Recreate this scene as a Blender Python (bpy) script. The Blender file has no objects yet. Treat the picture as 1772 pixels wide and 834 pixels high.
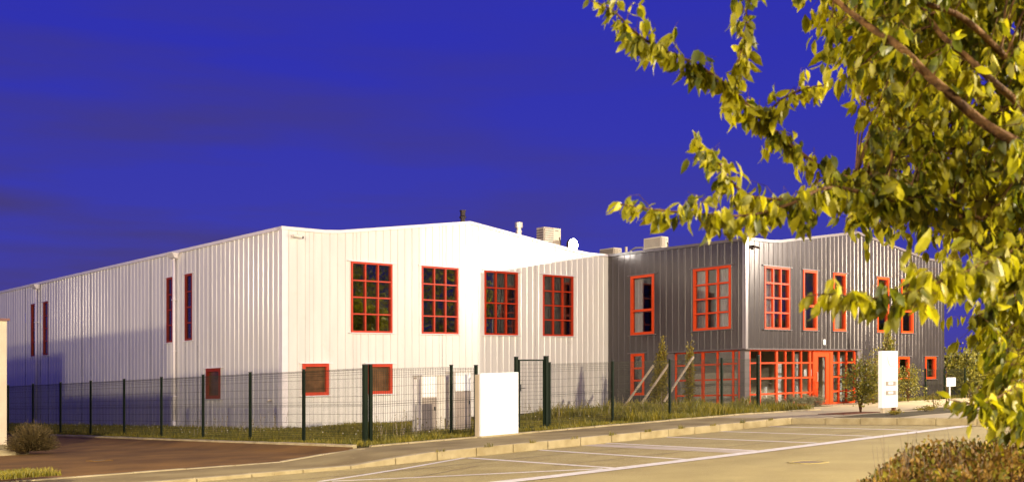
import bpy, bmesh, math, random
import numpy as np
from mathutils import Vector, Matrix
rnd = random.Random(7)
SC = bpy.context.scene
COL = SC.collection
R = math.radians

# ---------------------------------------------------------------- site frame
# Heights, buildings included, are sheared down to the left to tilt the horizon (2.6 %); u runs along the street fronts, v runs back into the plot.
SHEAR = .0258
A0, A1 = -3.27, 24.85
def W(u, v, z):
    X = A0 + u*.7302 - v*.6832
    Y = A1 + u*.6832 + v*.7302
    return Vector((X, Y, z + SHEAR*X))
def gz(u): return .045 + .0155*max(-3., min(13., u))

# ---------------------------------------------------------------- camera
cam = bpy.data.cameras.new('camera'); co = bpy.data.objects.new('camera', cam); COL.objects.link(co)
co.location = (0, 0, 1.233); co.rotation_euler = (R(90), 0, 0)
cam.sensor_width = 36; cam.lens = 36*1931/1772; cam.shift_y = 252.4/1772
cam.clip_start = .1; cam.clip_end = 5000
cam.dof.use_dof = True; cam.dof.focus_distance = 36; cam.dof.aperture_fstop = 3.6
SC.camera = co

# ---------------------------------------------------------------- world, sun, exposure
SUN_EL, SUN_AZ = R(11), math.atan2(-.10, -.98)        # azimuth of the sun measured from +Y towards +X
wd = bpy.data.worlds.new('World'); SC.world = wd; wd.use_nodes = True
nt = wd.node_tree; N = nt.nodes; L = nt.links; N.clear()
out = N.new('ShaderNodeOutputWorld'); bg = N.new('ShaderNodeBackground'); L.new(bg.outputs[0], out.inputs[0])
sky = N.new('ShaderNodeTexSky'); sky.sky_type = 'NISHITA'; sky.sun_disc = False
sky.sun_elevation = SUN_EL; sky.sun_rotation = SUN_AZ
tc = N.new('ShaderNodeTexCoord'); sep = N.new('ShaderNodeSeparateXYZ'); L.new(tc.outputs['Generated'], sep.inputs[0])
bw = N.new('ShaderNodeRGBToBW'); L.new(sky.outputs[0], bw.inputs[0])
rmp = N.new('ShaderNodeValToRGB'); L.new(sep.outputs['Z'], rmp.inputs[0])
cr = rmp.color_ramp; cr.elements[0].position = 0.0; cr.elements[0].color = (.064, .054, .345, 1)
cr.elements[1].position = .55; cr.elements[1].color = (.025, .029, .43, 1)
e = cr.elements.new(.12); e.color = (.046, .047, .395, 1)
e = cr.elements.new(.28); e.color = (.030, .033, .435, 1)
# thin dark dusk clouds, stretched along the horizon
mp = N.new('ShaderNodeMapping'); L.new(tc.outputs['Generated'], mp.inputs[0]); mp.inputs['Scale'].default_value = (1.9, 1.9, 15)
mp.inputs['Rotation'].default_value = (0, R(3), 0)
nz = N.new('ShaderNodeTexNoise'); nz.inputs['Scale'].default_value = 1.7; nz.inputs['Detail'].default_value = 5; nz.inputs['Roughness'].default_value = .5
L.new(mp.outputs[0], nz.inputs[0])
cm = N.new('ShaderNodeValToRGB'); L.new(nz.outputs[0], cm.inputs[0])
cm.color_ramp.elements[0].position = .40; cm.color_ramp.elements[1].position = .66
fade = N.new('ShaderNodeMapRange'); L.new(sep.outputs['Z'], fade.inputs[0])
fade.inputs[1].default_value = .40; fade.inputs[2].default_value = .10; fade.inputs[3].default_value = .0; fade.inputs[4].default_value = .9
mul = N.new('ShaderNodeMath'); mul.operation = 'MULTIPLY'; L.new(cm.outputs[0], mul.inputs[0]); L.new(fade.outputs[0], mul.inputs[1])
west = N.new('ShaderNodeMapRange'); L.new(sep.outputs['X'], west.inputs[0])
west.inputs[1].default_value = .25; west.inputs[2].default_value = -.25; west.inputs[3].default_value = .15; west.inputs[4].default_value = 1.
mul2 = N.new('ShaderNodeMath'); mul2.operation = 'MULTIPLY'; L.new(mul.outputs[0], mul2.inputs[0]); L.new(west.outputs[0], mul2.inputs[1])
mx = N.new('ShaderNodeMixRGB'); L.new(mul2.outputs[0], mx.inputs[0]); L.new(rmp.outputs[0], mx.inputs[1]); mx.inputs[2].default_value = (.064, .046, .15, 1)
# the Nishita brightness adds the slight left-right variation of a real sky
nb = N.new('ShaderNodeMapRange'); L.new(bw.outputs[0], nb.inputs[0])
nb.inputs[1].default_value = 0; nb.inputs[2].default_value = 12; nb.inputs[3].default_value = .95; nb.inputs[4].default_value = 1.1
m2 = N.new('ShaderNodeVectorMath'); m2.operation = 'SCALE'; L.new(mx.outputs[0], m2.inputs[0]); L.new(nb.outputs[0], m2.inputs['Scale'])
L.new(m2.outputs[0], bg.inputs[0]); bg.inputs[1].default_value = 1.0

sun = bpy.data.lights.new('sun', 'SUN'); so = bpy.data.objects.new('sun', sun); COL.objects.link(so)
sun.energy = .12; sun.angle = R(2); sun.color = (1, .8, .62)
sd = Vector((math.sin(SUN_AZ)*math.cos(SUN_EL), math.cos(SUN_AZ)*math.cos(SUN_EL), math.sin(SUN_EL)))
so.rotation_euler = sd.to_track_quat('Z', 'Y').to_euler()

SC.view_settings.view_transform = 'Standard'; SC.view_settings.look = 'None'
SC.view_settings.exposure = 0; SC.view_settings.gamma = 1
SC.render.engine = 'CYCLES'
SC.cycles.max_bounces = 6; SC.cycles.transparent_max_bounces = 10
SC.cycles.sample_clamp_indirect = 4

# street lamps that light the place, some added for fill: (u-v free world position of the light, power, colour)
LAMPS = [
 ((24.2, 39.4, 8.6), 25000, (1, .88, .72), 'tall grey street lamp beyond the right end of the dark building'),
 ((-15.05, 3.66, 7.6), 25000, (1, .85, .60), 'tall grey street lamp on the verge far to the left of the parking bays'),
 ((5.5, -5.5, 8.2), 7500, (1, .86, .52), 'tall grey street lamp added unseen behind the hedge and the leafy tree'),  # added to light the tree, hedge and near ground
 ((20.5, 5., 9.), 54000, (1, .84, .60), 'tall grey street lamp added unseen across the road to the right of the leafy tree'),  # added to brighten the front walls, white panel, signs and paving
 ((-32., 10., 7.), 14500, (1, .82, .56), 'tall grey street lamp far to the left beside the beige building'),
]

# ---------------------------------------------------------------- materials
MATS = {}
def mat(name, col, rough=.6, metal=0., var=.0, vscale=3., bump=0., bscale=20., spec=.5, col2=None, stretch=None, wear=None, coat=0.):
    m = bpy.data.materials.new(name); m.use_nodes = True; t = m.node_tree; n = t.nodes; l = t.links
    b = n['Principled BSDF']; b.inputs['Roughness'].default_value = rough; b.inputs['Metallic'].default_value = metal
    b.inputs['Specular IOR Level'].default_value = spec; b.inputs['Coat Weight'].default_value = coat; b.inputs['Coat Roughness'].default_value = .22
    b.inputs['Base Color'].default_value = (*col, 1)
    g = n.new('ShaderNodeNewGeometry'); mp = n.new('ShaderNodeMapping'); l.new(g.outputs['Position'], mp.inputs[0])
    if stretch: mp.inputs['Scale'].default_value = stretch
    if var or col2:
        z = n.new('ShaderNodeTexNoise'); z.inputs['Scale'].default_value = vscale; z.inputs['Detail'].default_value = 6; l.new(mp.outputs[0], z.inputs[0])
        c2 = col2 or tuple(c*(1-var) for c in col)
        c1 = col if col2 else tuple(min(1, c*(1+var)) for c in col)
        rp = n.new('ShaderNodeValToRGB'); l.new(z.outputs[0], rp.inputs[0])
        rp.color_ramp.elements[0].position = .35; rp.color_ramp.elements[0].color = (*c2, 1)
        rp.color_ramp.elements[1].position = .65; rp.color_ramp.elements[1].color = (*c1, 1)
        src = rp.outputs[0]
        if wear:
            z2 = n.new('ShaderNodeTexNoise'); z2.inputs['Scale'].default_value = wear[0]; z2.inputs['Detail'].default_value = 8; z2.inputs['Roughness'].default_value = .7; l.new(g.outputs['Position'], z2.inputs[0])
            r2 = n.new('ShaderNodeValToRGB'); l.new(z2.outputs[0], r2.inputs[0]); r2.color_ramp.elements[0].position = wear[1]; r2.color_ramp.elements[1].position = wear[2]
            mm = n.new('ShaderNodeMixRGB'); l.new(r2.outputs[0], mm.inputs[0]); l.new(src, mm.inputs[1]); mm.inputs[2].default_value = (*wear[3], 1)
            src = mm.outputs[0]
        l.new(src, b.inputs['Base Color'])
    if bump:
        z = n.new('ShaderNodeTexNoise'); z.inputs['Scale'].default_value = bscale; z.inputs['Detail'].default_value = 3; l.new(mp.outputs[0], z.inputs[0])
        bp = n.new('ShaderNodeBump'); bp.inputs['Strength'].default_value = bump; bp.inputs['Distance'].default_value = .02; l.new(z.outputs[0], bp.inputs['Height'])
        l.new(bp.outputs[0], b.inputs['Normal'])
    MATS[name] = m; return m
def leafmat(name, c1, c2, trans=.45, rough=.45, scale=6.):
    m = bpy.data.materials.new(name); m.use_nodes = True; t = m.node_tree; n = t.nodes; l = t.links
    b = n['Principled BSDF']; o = n['Material Output']
    g = n.new('ShaderNodeNewGeometry'); z = n.new('ShaderNodeTexNoise'); z.inputs['Scale'].default_value = scale; l.new(g.outputs['Position'], z.inputs[0])
    ad = n.new('ShaderNodeMath'); ad.operation = 'ADD'; l.new(z.outputs[0], ad.inputs[0])
    sb = n.new('ShaderNodeMath'); sb.operation = 'MULTIPLY_ADD'; l.new(g.outputs['Random Per Island'], sb.inputs[0]); sb.inputs[1].default_value = .5; sb.inputs[2].default_value = -.25
    l.new(sb.outputs[0], ad.inputs[1])
    r = n.new('ShaderNodeValToRGB'); l.new(ad.outputs[0], r.inputs[0])
    r.color_ramp.elements[0].position = .3; r.color_ramp.elements[0].color = (*c1, 1); r.color_ramp.elements[1].position = .75; r.color_ramp.elements[1].color = (*c2, 1)
    l.new(r.outputs[0], b.inputs['Base Color']); b.inputs['Roughness'].default_value = rough
    tr = n.new('ShaderNodeBsdfTranslucent'); l.new(r.outputs[0], tr.inputs[0])
    mx = n.new('ShaderNodeMixShader'); mx.inputs[0].default_value = trans; l.new(b.outputs[0], mx.inputs[1]); l.new(tr.outputs[0], mx.inputs[2]); l.new(mx.outputs[0], o.inputs[0])
    MATS[name] = m; return m
def glassmat(name, tint, refl):
    m = bpy.data.materials.new(name); m.use_nodes = True; t = m.node_tree; n = t.nodes; l = t.links; n.clear()
    o = n.new('ShaderNodeOutputMaterial'); tr = n.new('ShaderNodeBsdfTransparent'); tr.inputs[0].default_value = (*tint, 1)
    gl = n.new('ShaderNodeBsdfGlossy'); gl.inputs['Roughness'].default_value = .02
    lw = n.new('ShaderNodeLayerWeight'); lw.inputs[0].default_value = .5; fr = n.new('ShaderNodeMath'); fr.operation = 'POWER'; l.new(lw.outputs['Facing'], fr.inputs[0]); fr.inputs[1].default_value = 3.5
    mr = n.new('ShaderNodeMath'); mr.operation = 'MULTIPLY_ADD'; l.new(fr.outputs[0], mr.inputs[0]); mr.inputs[1].default_value = 1.; mr.inputs[2].default_value = refl
    g = n.new('ShaderNodeNewGeometry'); z = n.new('ShaderNodeTexNoise'); z.inputs['Scale'].default_value = 1.3; l.new(g.outputs['Position'], z.inputs[0])
    bp = n.new('ShaderNodeBump'); bp.inputs['Strength'].default_value = .15; bp.inputs['Distance'].default_value = .02; l.new(z.outputs[0], bp.inputs['Height']); l.new(bp.outputs[0], gl.inputs['Normal'])
    mx = n.new('ShaderNodeMixShader'); l.new(mr.outputs[0], mx.inputs[0]); l.new(tr.outputs[0], mx.inputs[1]); l.new(gl.outputs[0], mx.inputs[2]); l.new(mx.outputs[0], o.inputs[0])
    MATS[name] = m; return m
def emit(name, col, s):
    m = bpy.data.materials.new(name); m.use_nodes = True; b = m.node_tree.nodes['Principled BSDF']
    b.inputs['Emission Color'].default_value = (*col, 1); b.inputs['Emission Strength'].default_value = s; b.inputs['Base Color'].default_value = (*col, 1)
    MATS[name] = m; return m

WHITE = mat('white cladding', (.715, .68, .61), .25, var=.05, vscale=1.2, wear=(2.5, .58, .9, (.66, .60, .51)), bump=.35, bscale=1.6, stretch=(1.6, 1.6, .35), coat=.25)
GREY = mat('charcoal cladding', (.074, .063, .062), .25, metal=.45, var=.08, vscale=1.5, bump=.4, bscale=1.8, stretch=(1.6, 1.6, .35), coat=.2)
WTRIM = mat('white flashing', (.76, .70, .68), .4, var=.03)
GTRIM = mat('charcoal flashing', (.11, .09, .09), .4, var=.05)
RED = mat('red frame paint', (.58, .050, .004), .5, var=.06, vscale=4, spec=.25)
REDW = mat('deep red frame paint', (.50, .036, .005), .5, var=.08, vscale=4, spec=.25)
REDSH = mat('red frame paint in shade', (.26, .028, .010), .5, var=.1, vscale=4, spec=.25)  # side-wall frames: shade of the recess is put into the colour
GLASS = glassmat('window glass', (.50, .50, .50), .16)
GLASS2 = glassmat('clear office glass', (.80, .80, .80), .07)
BROWN = mat('brown obscured glass', (.12, .055, .022), .18, var=.35, vscale=3, spec=.6)
CURT = mat('grey curtain cloth', (.62, .60, .56), .9, var=.06, vscale=6)
CURT2 = mat('dark curtain cloth', (.30, .27, .22), .9, var=.1, vscale=6)
INT = mat('interior plaster', (.58, .52, .42), .9, var=.04)
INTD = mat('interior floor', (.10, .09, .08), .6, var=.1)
ASPH = mat('parking asphalt', (.42, .34, .125), .92, col2=(.33, .26, .09), vscale=1.3, bump=1., bscale=60, wear=(26., .50, .66, (.52, .43, .21)), spec=.25)
ROAD = mat('road asphalt', (.43, .35, .13), .9, col2=(.35, .28, .10), vscale=.7, bump=.8, bscale=70, wear=(30., .54, .70, (.50, .395, .19)), spec=.25)
PAVE = mat('pavement asphalt', (.36, .285, .115), .93, col2=(.24, .18, .07), vscale=.9, bump=.5, bscale=50, wear=(6., .6, .72, (.42, .33, .16)), spec=.2)
COURT = mat('brown court asphalt', (.25, .130, .026), .9, col2=(.15, .078, .016), vscale=.9, bump=.6, bscale=55, wear=(14., .62, .7, (.22, .14, .08)), spec=.25)
APRON = mat('sandy apron concrete', (.46, .385, .21), .92, col2=(.38, .30, .17), vscale=1.2, bump=.3, bscale=40, spec=.2)
KERB = mat('kerb concrete', (.46, .385, .21), .88, col2=(.33, .265, .13), vscale=3., bump=.4, bscale=35, wear=(11., .60, .72, (.22, .17, .09)), spec=.2)
PAINT = mat('road paint', (.80, .76, .64), .6, col2=(.66, .60, .46), vscale=8, spec=.3)
SOIL = mat('soil', (.10, .075, .035), .95, col2=(.065, .055, .02), vscale=3, bump=.8, bscale=15, spec=.1)
MULCH = mat('bark mulch', (.20, .085, .04), .95, col2=(.13, .05, .025), vscale=12, bump=.8, bscale=50, spec=.1)
BEIGE = mat('beige render', (.66, .55, .38), .9, var=.06, vscale=2, bump=.4, bscale=80, spec=.2)
GREEN = mat('green post paint', (.007, .014, .006), .6, spec=.12, var=.1)
WIRE = mat('green wire', (.030, .030, .014), .6, spec=.2)
PANELW = mat('white enamel', (.86, .86, .84), .35, var=.02)
CABG = mat('grey paint and door shade', (.33, .27, .22), .5, var=.08)
CABW = mat('pale cabinet paint', (.74, .68, .58), .5, var=.04)
METALW = mat('cream appliance metal', (.50, .41, .27), .45, var=.05)
GALV = mat('galvanised vent metal', (.60, .52, .42), .35, metal=.5, var=.1, vscale=8)
DARKM = mat('dark flue metal', (.035, .022, .018), .4, metal=.5, var=.1)
GRILL = mat('fan grille', (.16, .12, .08), .5)
BARK = mat('bark', (.17, .085, .025), .85, col2=(.06, .028, .010), vscale=14, bump=.9, bscale=30, spec=.3)
STAKE = mat('stake wood', (.42, .34, .24), .8, col2=(.30, .23, .15), vscale=14)
IRON = mat('cast iron', (.09, .07, .05), .7, var=.3, vscale=30, bump=.5, bscale=90)
SIGNT = mat('sign print grey', (.33, .28, .23), .6)
SIGNL = mat('sign print pale', (.66, .62, .56), .6)
DARKI = mat('plastic black', (.02, .02, .02), .5)
LEAF = leafmat('tree leaf', (.095, .115, .003), (.56, .50, .008), .5, .5, 3.)
LEAFS = leafmat('shrub leaf', (.10, .105, .012), (.32, .27, .03), .35, .5, 8.)
LEAFY = leafmat('columnar leaf', (.14, .115, .012), (.34, .26, .02), .35, .5, 8.)
LEAFG = leafmat('cushion leaf', (.14, .14, .07), (.26, .24, .13), .3, .6, 8.)
HEDGE = leafmat('hedge leaf', (.17, .085, .012), (.46, .28, .045), .3, .5, 5.)
HEDGEG = leafmat('hedge green leaf', (.12, .13, .008), (.36, .31, .02), .3, .5, 5.)
LAV = leafmat('lavender stem', (.070, .050, .012), (.17, .115, .03), .2, .7, 8.)
GRASS = leafmat('grass blade', (.13, .13, .008), (.34, .27, .022), .35, .5, 2.)
FLOWER = mat('tiny white flower', (.7, .66, .5), .8)
LIT = emit('floodlight lens', (1, .97, .88), 60)
LAMPG = emit('street lamp lens', (1, .82, .55), 25)

# ---------------------------------------------------------------- mesh helpers
WL = {}                                                   # world location of every object
class MB:
    def __init__(s): s.v = []; s.f = []
    def add(s, vs, fs):
        b = len(s.v); s.v += [Vector(q) for q in vs]; s.f += [[b+i for i in f] for f in fs]
    def hexa(s, P): s.add(P, [(0,3,2,1),(4,5,6,7),(0,1,5,4),(1,2,6,5),(2,3,7,6),(3,0,4,7)])
    def box(s, mf, a0, a1, b0, b1, c0, c1):               # mf maps (a, b, c) to world
        s.hexa([mf(a0,b0,c0), mf(a1,b0,c0), mf(a1,b1,c0), mf(a0,b1,c0), mf(a0,b0,c1), mf(a1,b0,c1), mf(a1,b1,c1), mf(a0,b1,c1)])
    def tube(s, pts, r, n=6, cap=True):
        pts = [Vector(p) for p in pts]; k = len(pts); rr = r if isinstance(r, (list, tuple)) else [r]*k
        b = len(s.v); ref = Vector((.3, .2, 1)).normalized()
        for i, p in enumerate(pts):
            d = (pts[min(i+1, k-1)] - pts[max(i-1, 0)]).normalized()
            a = d.cross(ref if abs(d.dot(ref)) < .95 else Vector((1, 0, 0))).normalized(); c = d.cross(a)
            for j in range(n):
                t = 2*math.pi*j/n; s.v.append(p + (a*math.cos(t) + c*math.sin(t))*rr[i])
        for i in range(k-1):
            for j in range(n): s.f.append([b+i*n+j, b+i*n+(j+1) % n, b+(i+1)*n+(j+1) % n, b+(i+1)*n+j])
        if cap: s.f.append([b+j for j in range(n)][::-1]); s.f.append([b+(k-1)*n+j for j in range(n)])
    def build(s, name, m, parent=None, smooth=False, recalc=True, bevel=0.):
        me = bpy.data.meshes.new(name); V = s.v
        c = Vector([ (min(q[i] for q in V) + max(q[i] for q in V))/2 for i in range(3)]); c.z = min(q.z for q in V)
        me.from_pydata([q-c for q in V], [], s.f)
        if recalc or bevel:
            bm = bmesh.new(); bm.from_mesh(me)
            if bevel: bmesh.ops.bevel(bm, geom=list(bm.edges), offset=bevel, segments=1, affect='EDGES')
            bmesh.ops.recalc_face_normals(bm, faces=bm.faces); bm.to_mesh(me); bm.free()
        if smooth: me.shade_smooth()
        return link(name, me, m, c, parent)
def link(name, me, m, c, parent=None):
    if m is not None and not me.materials: me.materials.append(m)
    o = bpy.data.objects.new(name, me); COL.objects.link(o)
    if parent: o.parent = parent; o.location = c - WL[parent]
    else: o.location = c
    WL[o] = c.copy(); return o
def raw(name, V, F, m, c, parent=None, kind=None):        # numpy vertices (n,3), faces (k,nv)
    V = np.asarray(V, dtype=np.float32) - np.array(c, dtype=np.float32); F = np.asarray(F, dtype=np.int32)
    me = bpy.data.meshes.new(name); nv = F.shape[1]
    me.vertices.add(len(V)); me.vertices.foreach_set('co', V.ravel())
    me.loops.add(F.size); me.loops.foreach_set('vertex_index', F.ravel())
    me.polygons.add(len(F)); me.polygons.foreach_set('loop_start', np.arange(0, F.size, nv, dtype=np.int32))
    me.update(calc_edges=True); me.validate()
    o = link(name, me, m, Vector(c), parent)
    if kind: o['kind'] = kind
    return o
def thing(name, label, cat, loc, group=None):
    o = bpy.data.objects.new(name, None); COL.objects.link(o); o.empty_display_size = .3
    o.location = loc; WL[o] = Vector(loc); o['label'] = label; o['category'] = cat
    if group: o['group'] = group
    return o
def tag(o, label, cat, group=None):
    o['label'] = label; o['category'] = cat
    if group: o['group'] = group
    return o
def struct(o): o['kind'] = 'structure'; return o
def uv(u, v, z): return W(u, v, z)
def lab(o, s): o['label'] = s; return o

def slab(name, poly, zf, m, th=.3, cut=(-3., -1.4, 13.), kind=True, parent=None):   # poly in (u, v), top z = zf(u)
    bm = bmesh.new(); bm.faces.new([bm.verts.new((a, b, 0)) for a, b in poly])
    for c in cut: bmesh.ops.bisect_plane(bm, geom=list(bm.verts)+list(bm.edges)+list(bm.faces), plane_co=(c, 0, 0), plane_no=(1, 0, 0))
    bmesh.ops.triangulate(bm, faces=bm.faces)
    top = list(bm.faces)
    r = bmesh.ops.extrude_face_region(bm, geom=top)
    low = set(q for q in r['geom'] if isinstance(q, bmesh.types.BMVert))
    for q in bm.verts:
        z = zf(q.co.x) - (th if q in low else 0); q.co = W(q.co.x, q.co.y, z)
    bmesh.ops.recalc_face_normals(bm, faces=bm.faces)
    me = bpy.data.meshes.new(name); c = Vector(bm.verts[0].co) if False else Vector(W(poly[0][0], poly[0][1], 0))
    for q in bm.verts: q.co -= c
    bm.to_mesh(me); bm.free()
    o = link(name, me, m, c, parent)
    if kind: struct(o)
    return o
# ---------------------------------------------------------------- ground, road, pavements
rz = lambda u: gz(u) - .16
gr = slab('ground', [(-700, -300), (900, -300), (900, 1200), (-700, 1200)], lambda u: gz(u) - .20, SOIL, 1.)
road = slab('road', [(-60, -15.6), (80, -15.6), (80, -8.42), (-60, -8.42)], lambda u: gz(u) - .164, ROAD, .02)
verge = slab('verge', [(-60, -45), (80, -45), (80, -15.6), (-60, -15.6)], lambda u: gz(u) - .12, SOIL, .06)
park = slab('parking_bays', [(-60, -8.42), (11.4, -8.42), (11.4, -3.55), (-60, -3.55)], rz, ASPH, .03)
def sz(u):                                                # pavement top: kerb dropped at the court entrance
    k = max(0., min(1., (-1.4 - u)/1.6)); return gz(u) - .115*k
pv = slab('pavement', [(-60, -3.6), (11.25, -3.6), (11.25, -1.0), (-1.1, -1.0), (-1.4, -1.35), (-60, -1.35)], sz, PAVE, .25)
ap = slab('pavement', [(11.3, -3.6), (11.3, -16), (70, -16), (70, 2.0), (26.8, 2.0), (26.8, 3.3), (18.62, 3.3), (18.62, 2.21), (17.2, 2.21), (17.2, -1.0), (11.25, -1.0), (11.25, -3.6)], lambda u: gz(u)-.002, APRON, .25)
ct = slab('court', [(-60, -1.35), (-1.4, -1.35), (-1.1, -1.0), (-.75, -.6), (-.75, 60), (-60, 60)], lambda u: gz(u) - (.1 if u < -1.4 else .1*max(0, min(1, (-.75-u)/.65))) , COURT, .2)
lawn = slab('lawn', [(-.6, -.9), (17.15, -.9), (17.15, 2.2), (18.6, 2.2), (18.6, 60), (-.6, 60)], lambda u: gz(u)+.004, SOIL, .25)
side = slab('lawn', [(26.8, 2.02), (60, 2.02), (60, 3.2), (26.8, 3.2)], lambda u: gz(u)+.002, SOIL, .2)
# kerb stones, each its own piece
def stone(pts4, z0, z1, parent, m=KERB):
    b = MB(); e = .004
    j = [rnd.uniform(-.006, .006) for _ in range(2)]
    P = [W(p[0], p[1], z0(p[0]))for p in pts4] + [W(p[0], p[1], z1(p[0]) + j[0] + (.004 if i > 1 else 0)) for i, p in enumerate(pts4)]
    b.hexa(P); return b.build('kerb_stone', m, parent, bevel=.012)
u = -15.
while u < 11.2:
    u2 = min(u + 1.0, 11.24)
    stone([(u+.006, -3.76), (u2-.006, -3.76), (u2-.006, -3.601), (u+.006, -3.601)], lambda q: gz(q)-.3, lambda q: sz(q) + .012, pv); u = u2
v = -3.76
while v > -15:
    stone([(11.15, v-1+.006), (11.15, v-.006), (11.30, v-.006), (11.30, v-1+.006)][::1], lambda q: gz(q)-.3, lambda q: gz(q)+.008, ap); v -= 1
u = -.55
while u < 17.:
    u2 = min(u+1.0, 17.14)
    stone([(u+.005, -1.0), (u2-.005, -1.0), (u2-.005, -.89), (u+.005, -.89)], lambda q: gz(q)-.25, lambda q: gz(q)+.035, lawn); u = u2
v = -.55
while v < 16:
    stone([(-.75, v+.006), (-.60, v+.006), (-.60, v+.994), (-.75, v+.994)], lambda q: gz(q)-.3, lambda q: gz(q)+.045, lawn); v += 1
# flush pale strip along the front of the court
u = -12.
while u < -1.5:
    stone([(u+.004, -1.42), (u+.996, -1.42), (u+.996, -1.30), (u+.004, -1.30)], lambda q: gz(q)-.25, lambda q: sz(q)+.016, pv); u += 1
# rounded kerb bed under the lavender, before the beige wall
bed = slab('planting_bed', [(-14, 7.7), (-4.9, 7.7), (-4.55, 7.95), (-4.42, 8.4), (-4.42, 9.4), (-14, 9.4)], lambda u: gz(u)-.05, SOIL, .2)
pts = [(-9, 7.55), (-8, 7.55), (-7, 7.55), (-6, 7.55), (-4.9, 7.58), (-4.48, 7.85), (-4.3, 8.4), (-4.28, 9.4)]
for a, b_ in zip(pts, pts[1:]):
    d = Vector((b_[0]-a[0], b_[1]-a[1])).normalized(); nn = Vector((-d.y, d.x))*.15
    stone([a, b_, (b_[0]+nn.x, b_[1]+nn.y), (a[0]+nn.x, a[1]+nn.y)], lambda q: gz(q)-.3, lambda q: gz(q)+.045, bed)
# painted lines
def line(pts, w, name='painted_line'):
    b = MB()
    for a, c in zip(pts, pts[1:]):
        a = Vector(a); c = Vector(c); n_ = max(1, int(abs(c.x-a.x)/1.)); d = (c-a); q = Vector((-d.y, d.x)).normalized()*w/2
        for i in range(n_):
            p0 = a + d*i/n_; p1 = a + d*(i+1)/n_
            P = [W(p.x, p.y, gz(p.x)-.156) for p in (p0-q, p1-q, p1+q, p0+q)]
            b.add(P, [(0, 1, 2, 3)])
    o = b.build(name, PAINT, park, recalc=False); return o
line([(-14., -7.9), (-3.53, -8.26), (1.7, -8.45), (11.1, -8.62)], .34)
for u0 in (1.68, 3.76, 5.84, 7.95, 10.02): line([(u0, -3.82), (u0-.82, -8.30)], .13)
line([(-.40, -3.86), (-4.9, -5.63)], .13); line([(-.38, -3.92), (-.94, -8.20)], .13); line([(-4.75, -5.75), (-2.48, -7.09), (-1.11, -8.13)], .13)
b = MB(); P = [(2.95, -3.8), (2.35, -8.3), (2.95, -8.3), (3.5, -3.8)]
b.add([W(p[0], p[1], gz(p[0])-.1575) for p in P], [(0, 1, 2, 3)]); b.build('concrete_patch', mat('pale patch concrete', (.50, .42, .29), .9, col2=(.43, .35, .23), vscale=3), park, recalc=False)
# tar seams across the bays and road
TAR = mat('tar seam', (.16, .11, .055), .8, var=.2)
for pl in ([(-9, -4.6), (-4, -5.0), (0, -5.05), (3, -5.3)], [(-9, -7.0), (-4.3, -6.6), (-1.6, -5.6)], [(-1, -6.9), (4, -7.2), (11, -7.4)]):
    b = MB()
    for a, c in zip(pl, pl[1:]):
        for i in range(6):
            p0 = Vector(a).lerp(Vector(c), i/6); p1 = Vector(a).lerp(Vector(c), (i+1)/6); w = .018
            b.add([W(p0.x, p0.y-w, gz(p0.x)-.1568), W(p1.x, p1.y-w, gz(p1.x)-.1568), W(p1.x, p1.y+w, gz(p1.x)-.1568), W(p0.x, p0.y+w, gz(p0.x)-.1568)], [(0, 1, 2, 3)])
    b.build('tar_seam', TAR, park, recalc=False)
# manhole cover: ring and lid
mh = thing('manhole_cover', 'round worn iron manhole cover set in the road in front of the bays', 'manhole cover', W(1.2, -10.5, gz(1.2)-.164))
def disc(b, u, v, z, r0, r1, h, n=28):
    for i in range(n):
        a0, a1 = 2*math.pi*i/n, 2*math.pi*(i+1)/n
        q = [(r0, a0), (r1, a0), (r1, a1), (r0, a1)]
        b.hexa([W(u+r*math.cos(a), v+r*math.sin(a), z) for r, a in q] + [W(u+r*math.cos(a), v+r*math.sin(a), z+h) for r, a in q])
b = MB(); disc(b, 1.2, -10.5, gz(1.2)-.18, .26, .33, .026); b.build('ring', ROAD, mh)
b = MB(); disc(b, 1.2, -10.5, gz(1.2)-.18, .001, .24, .019); b.build('lid', mat('worn lid', (.20, .15, .08), .7, var=.3, vscale=30), mh)
dr = thing('drain_grate', 'small iron drain grate with pale concrete rim in the brown court', 'drain', W(-4.8, 2.9, gz(-4)-.1))
b = MB()
for a0, a1, b0, b1 in ((-.3, .3, -.3, -.24), (-.3, .3, .24, .3), (-.3, -.24, -.24, .24), (.24, .3, -.24, .24)): b.box(lambda a, c, z: W(-4.8+a*.7, 2.9+c*.7, gz(-3)-.1+z), a0, a1, b0, b1, 0, .015)
b.build('rim', COURT, dr)
b = MB()
for i in range(7): b.box(lambda a, c, z: W(-4.8+a*.7, 2.9+c*.7, gz(-3)-.1+z), -.22, .22, -.21+i*.065, -.18+i*.065, 0, .01)
b.build('grate', IRON, dr)

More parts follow.
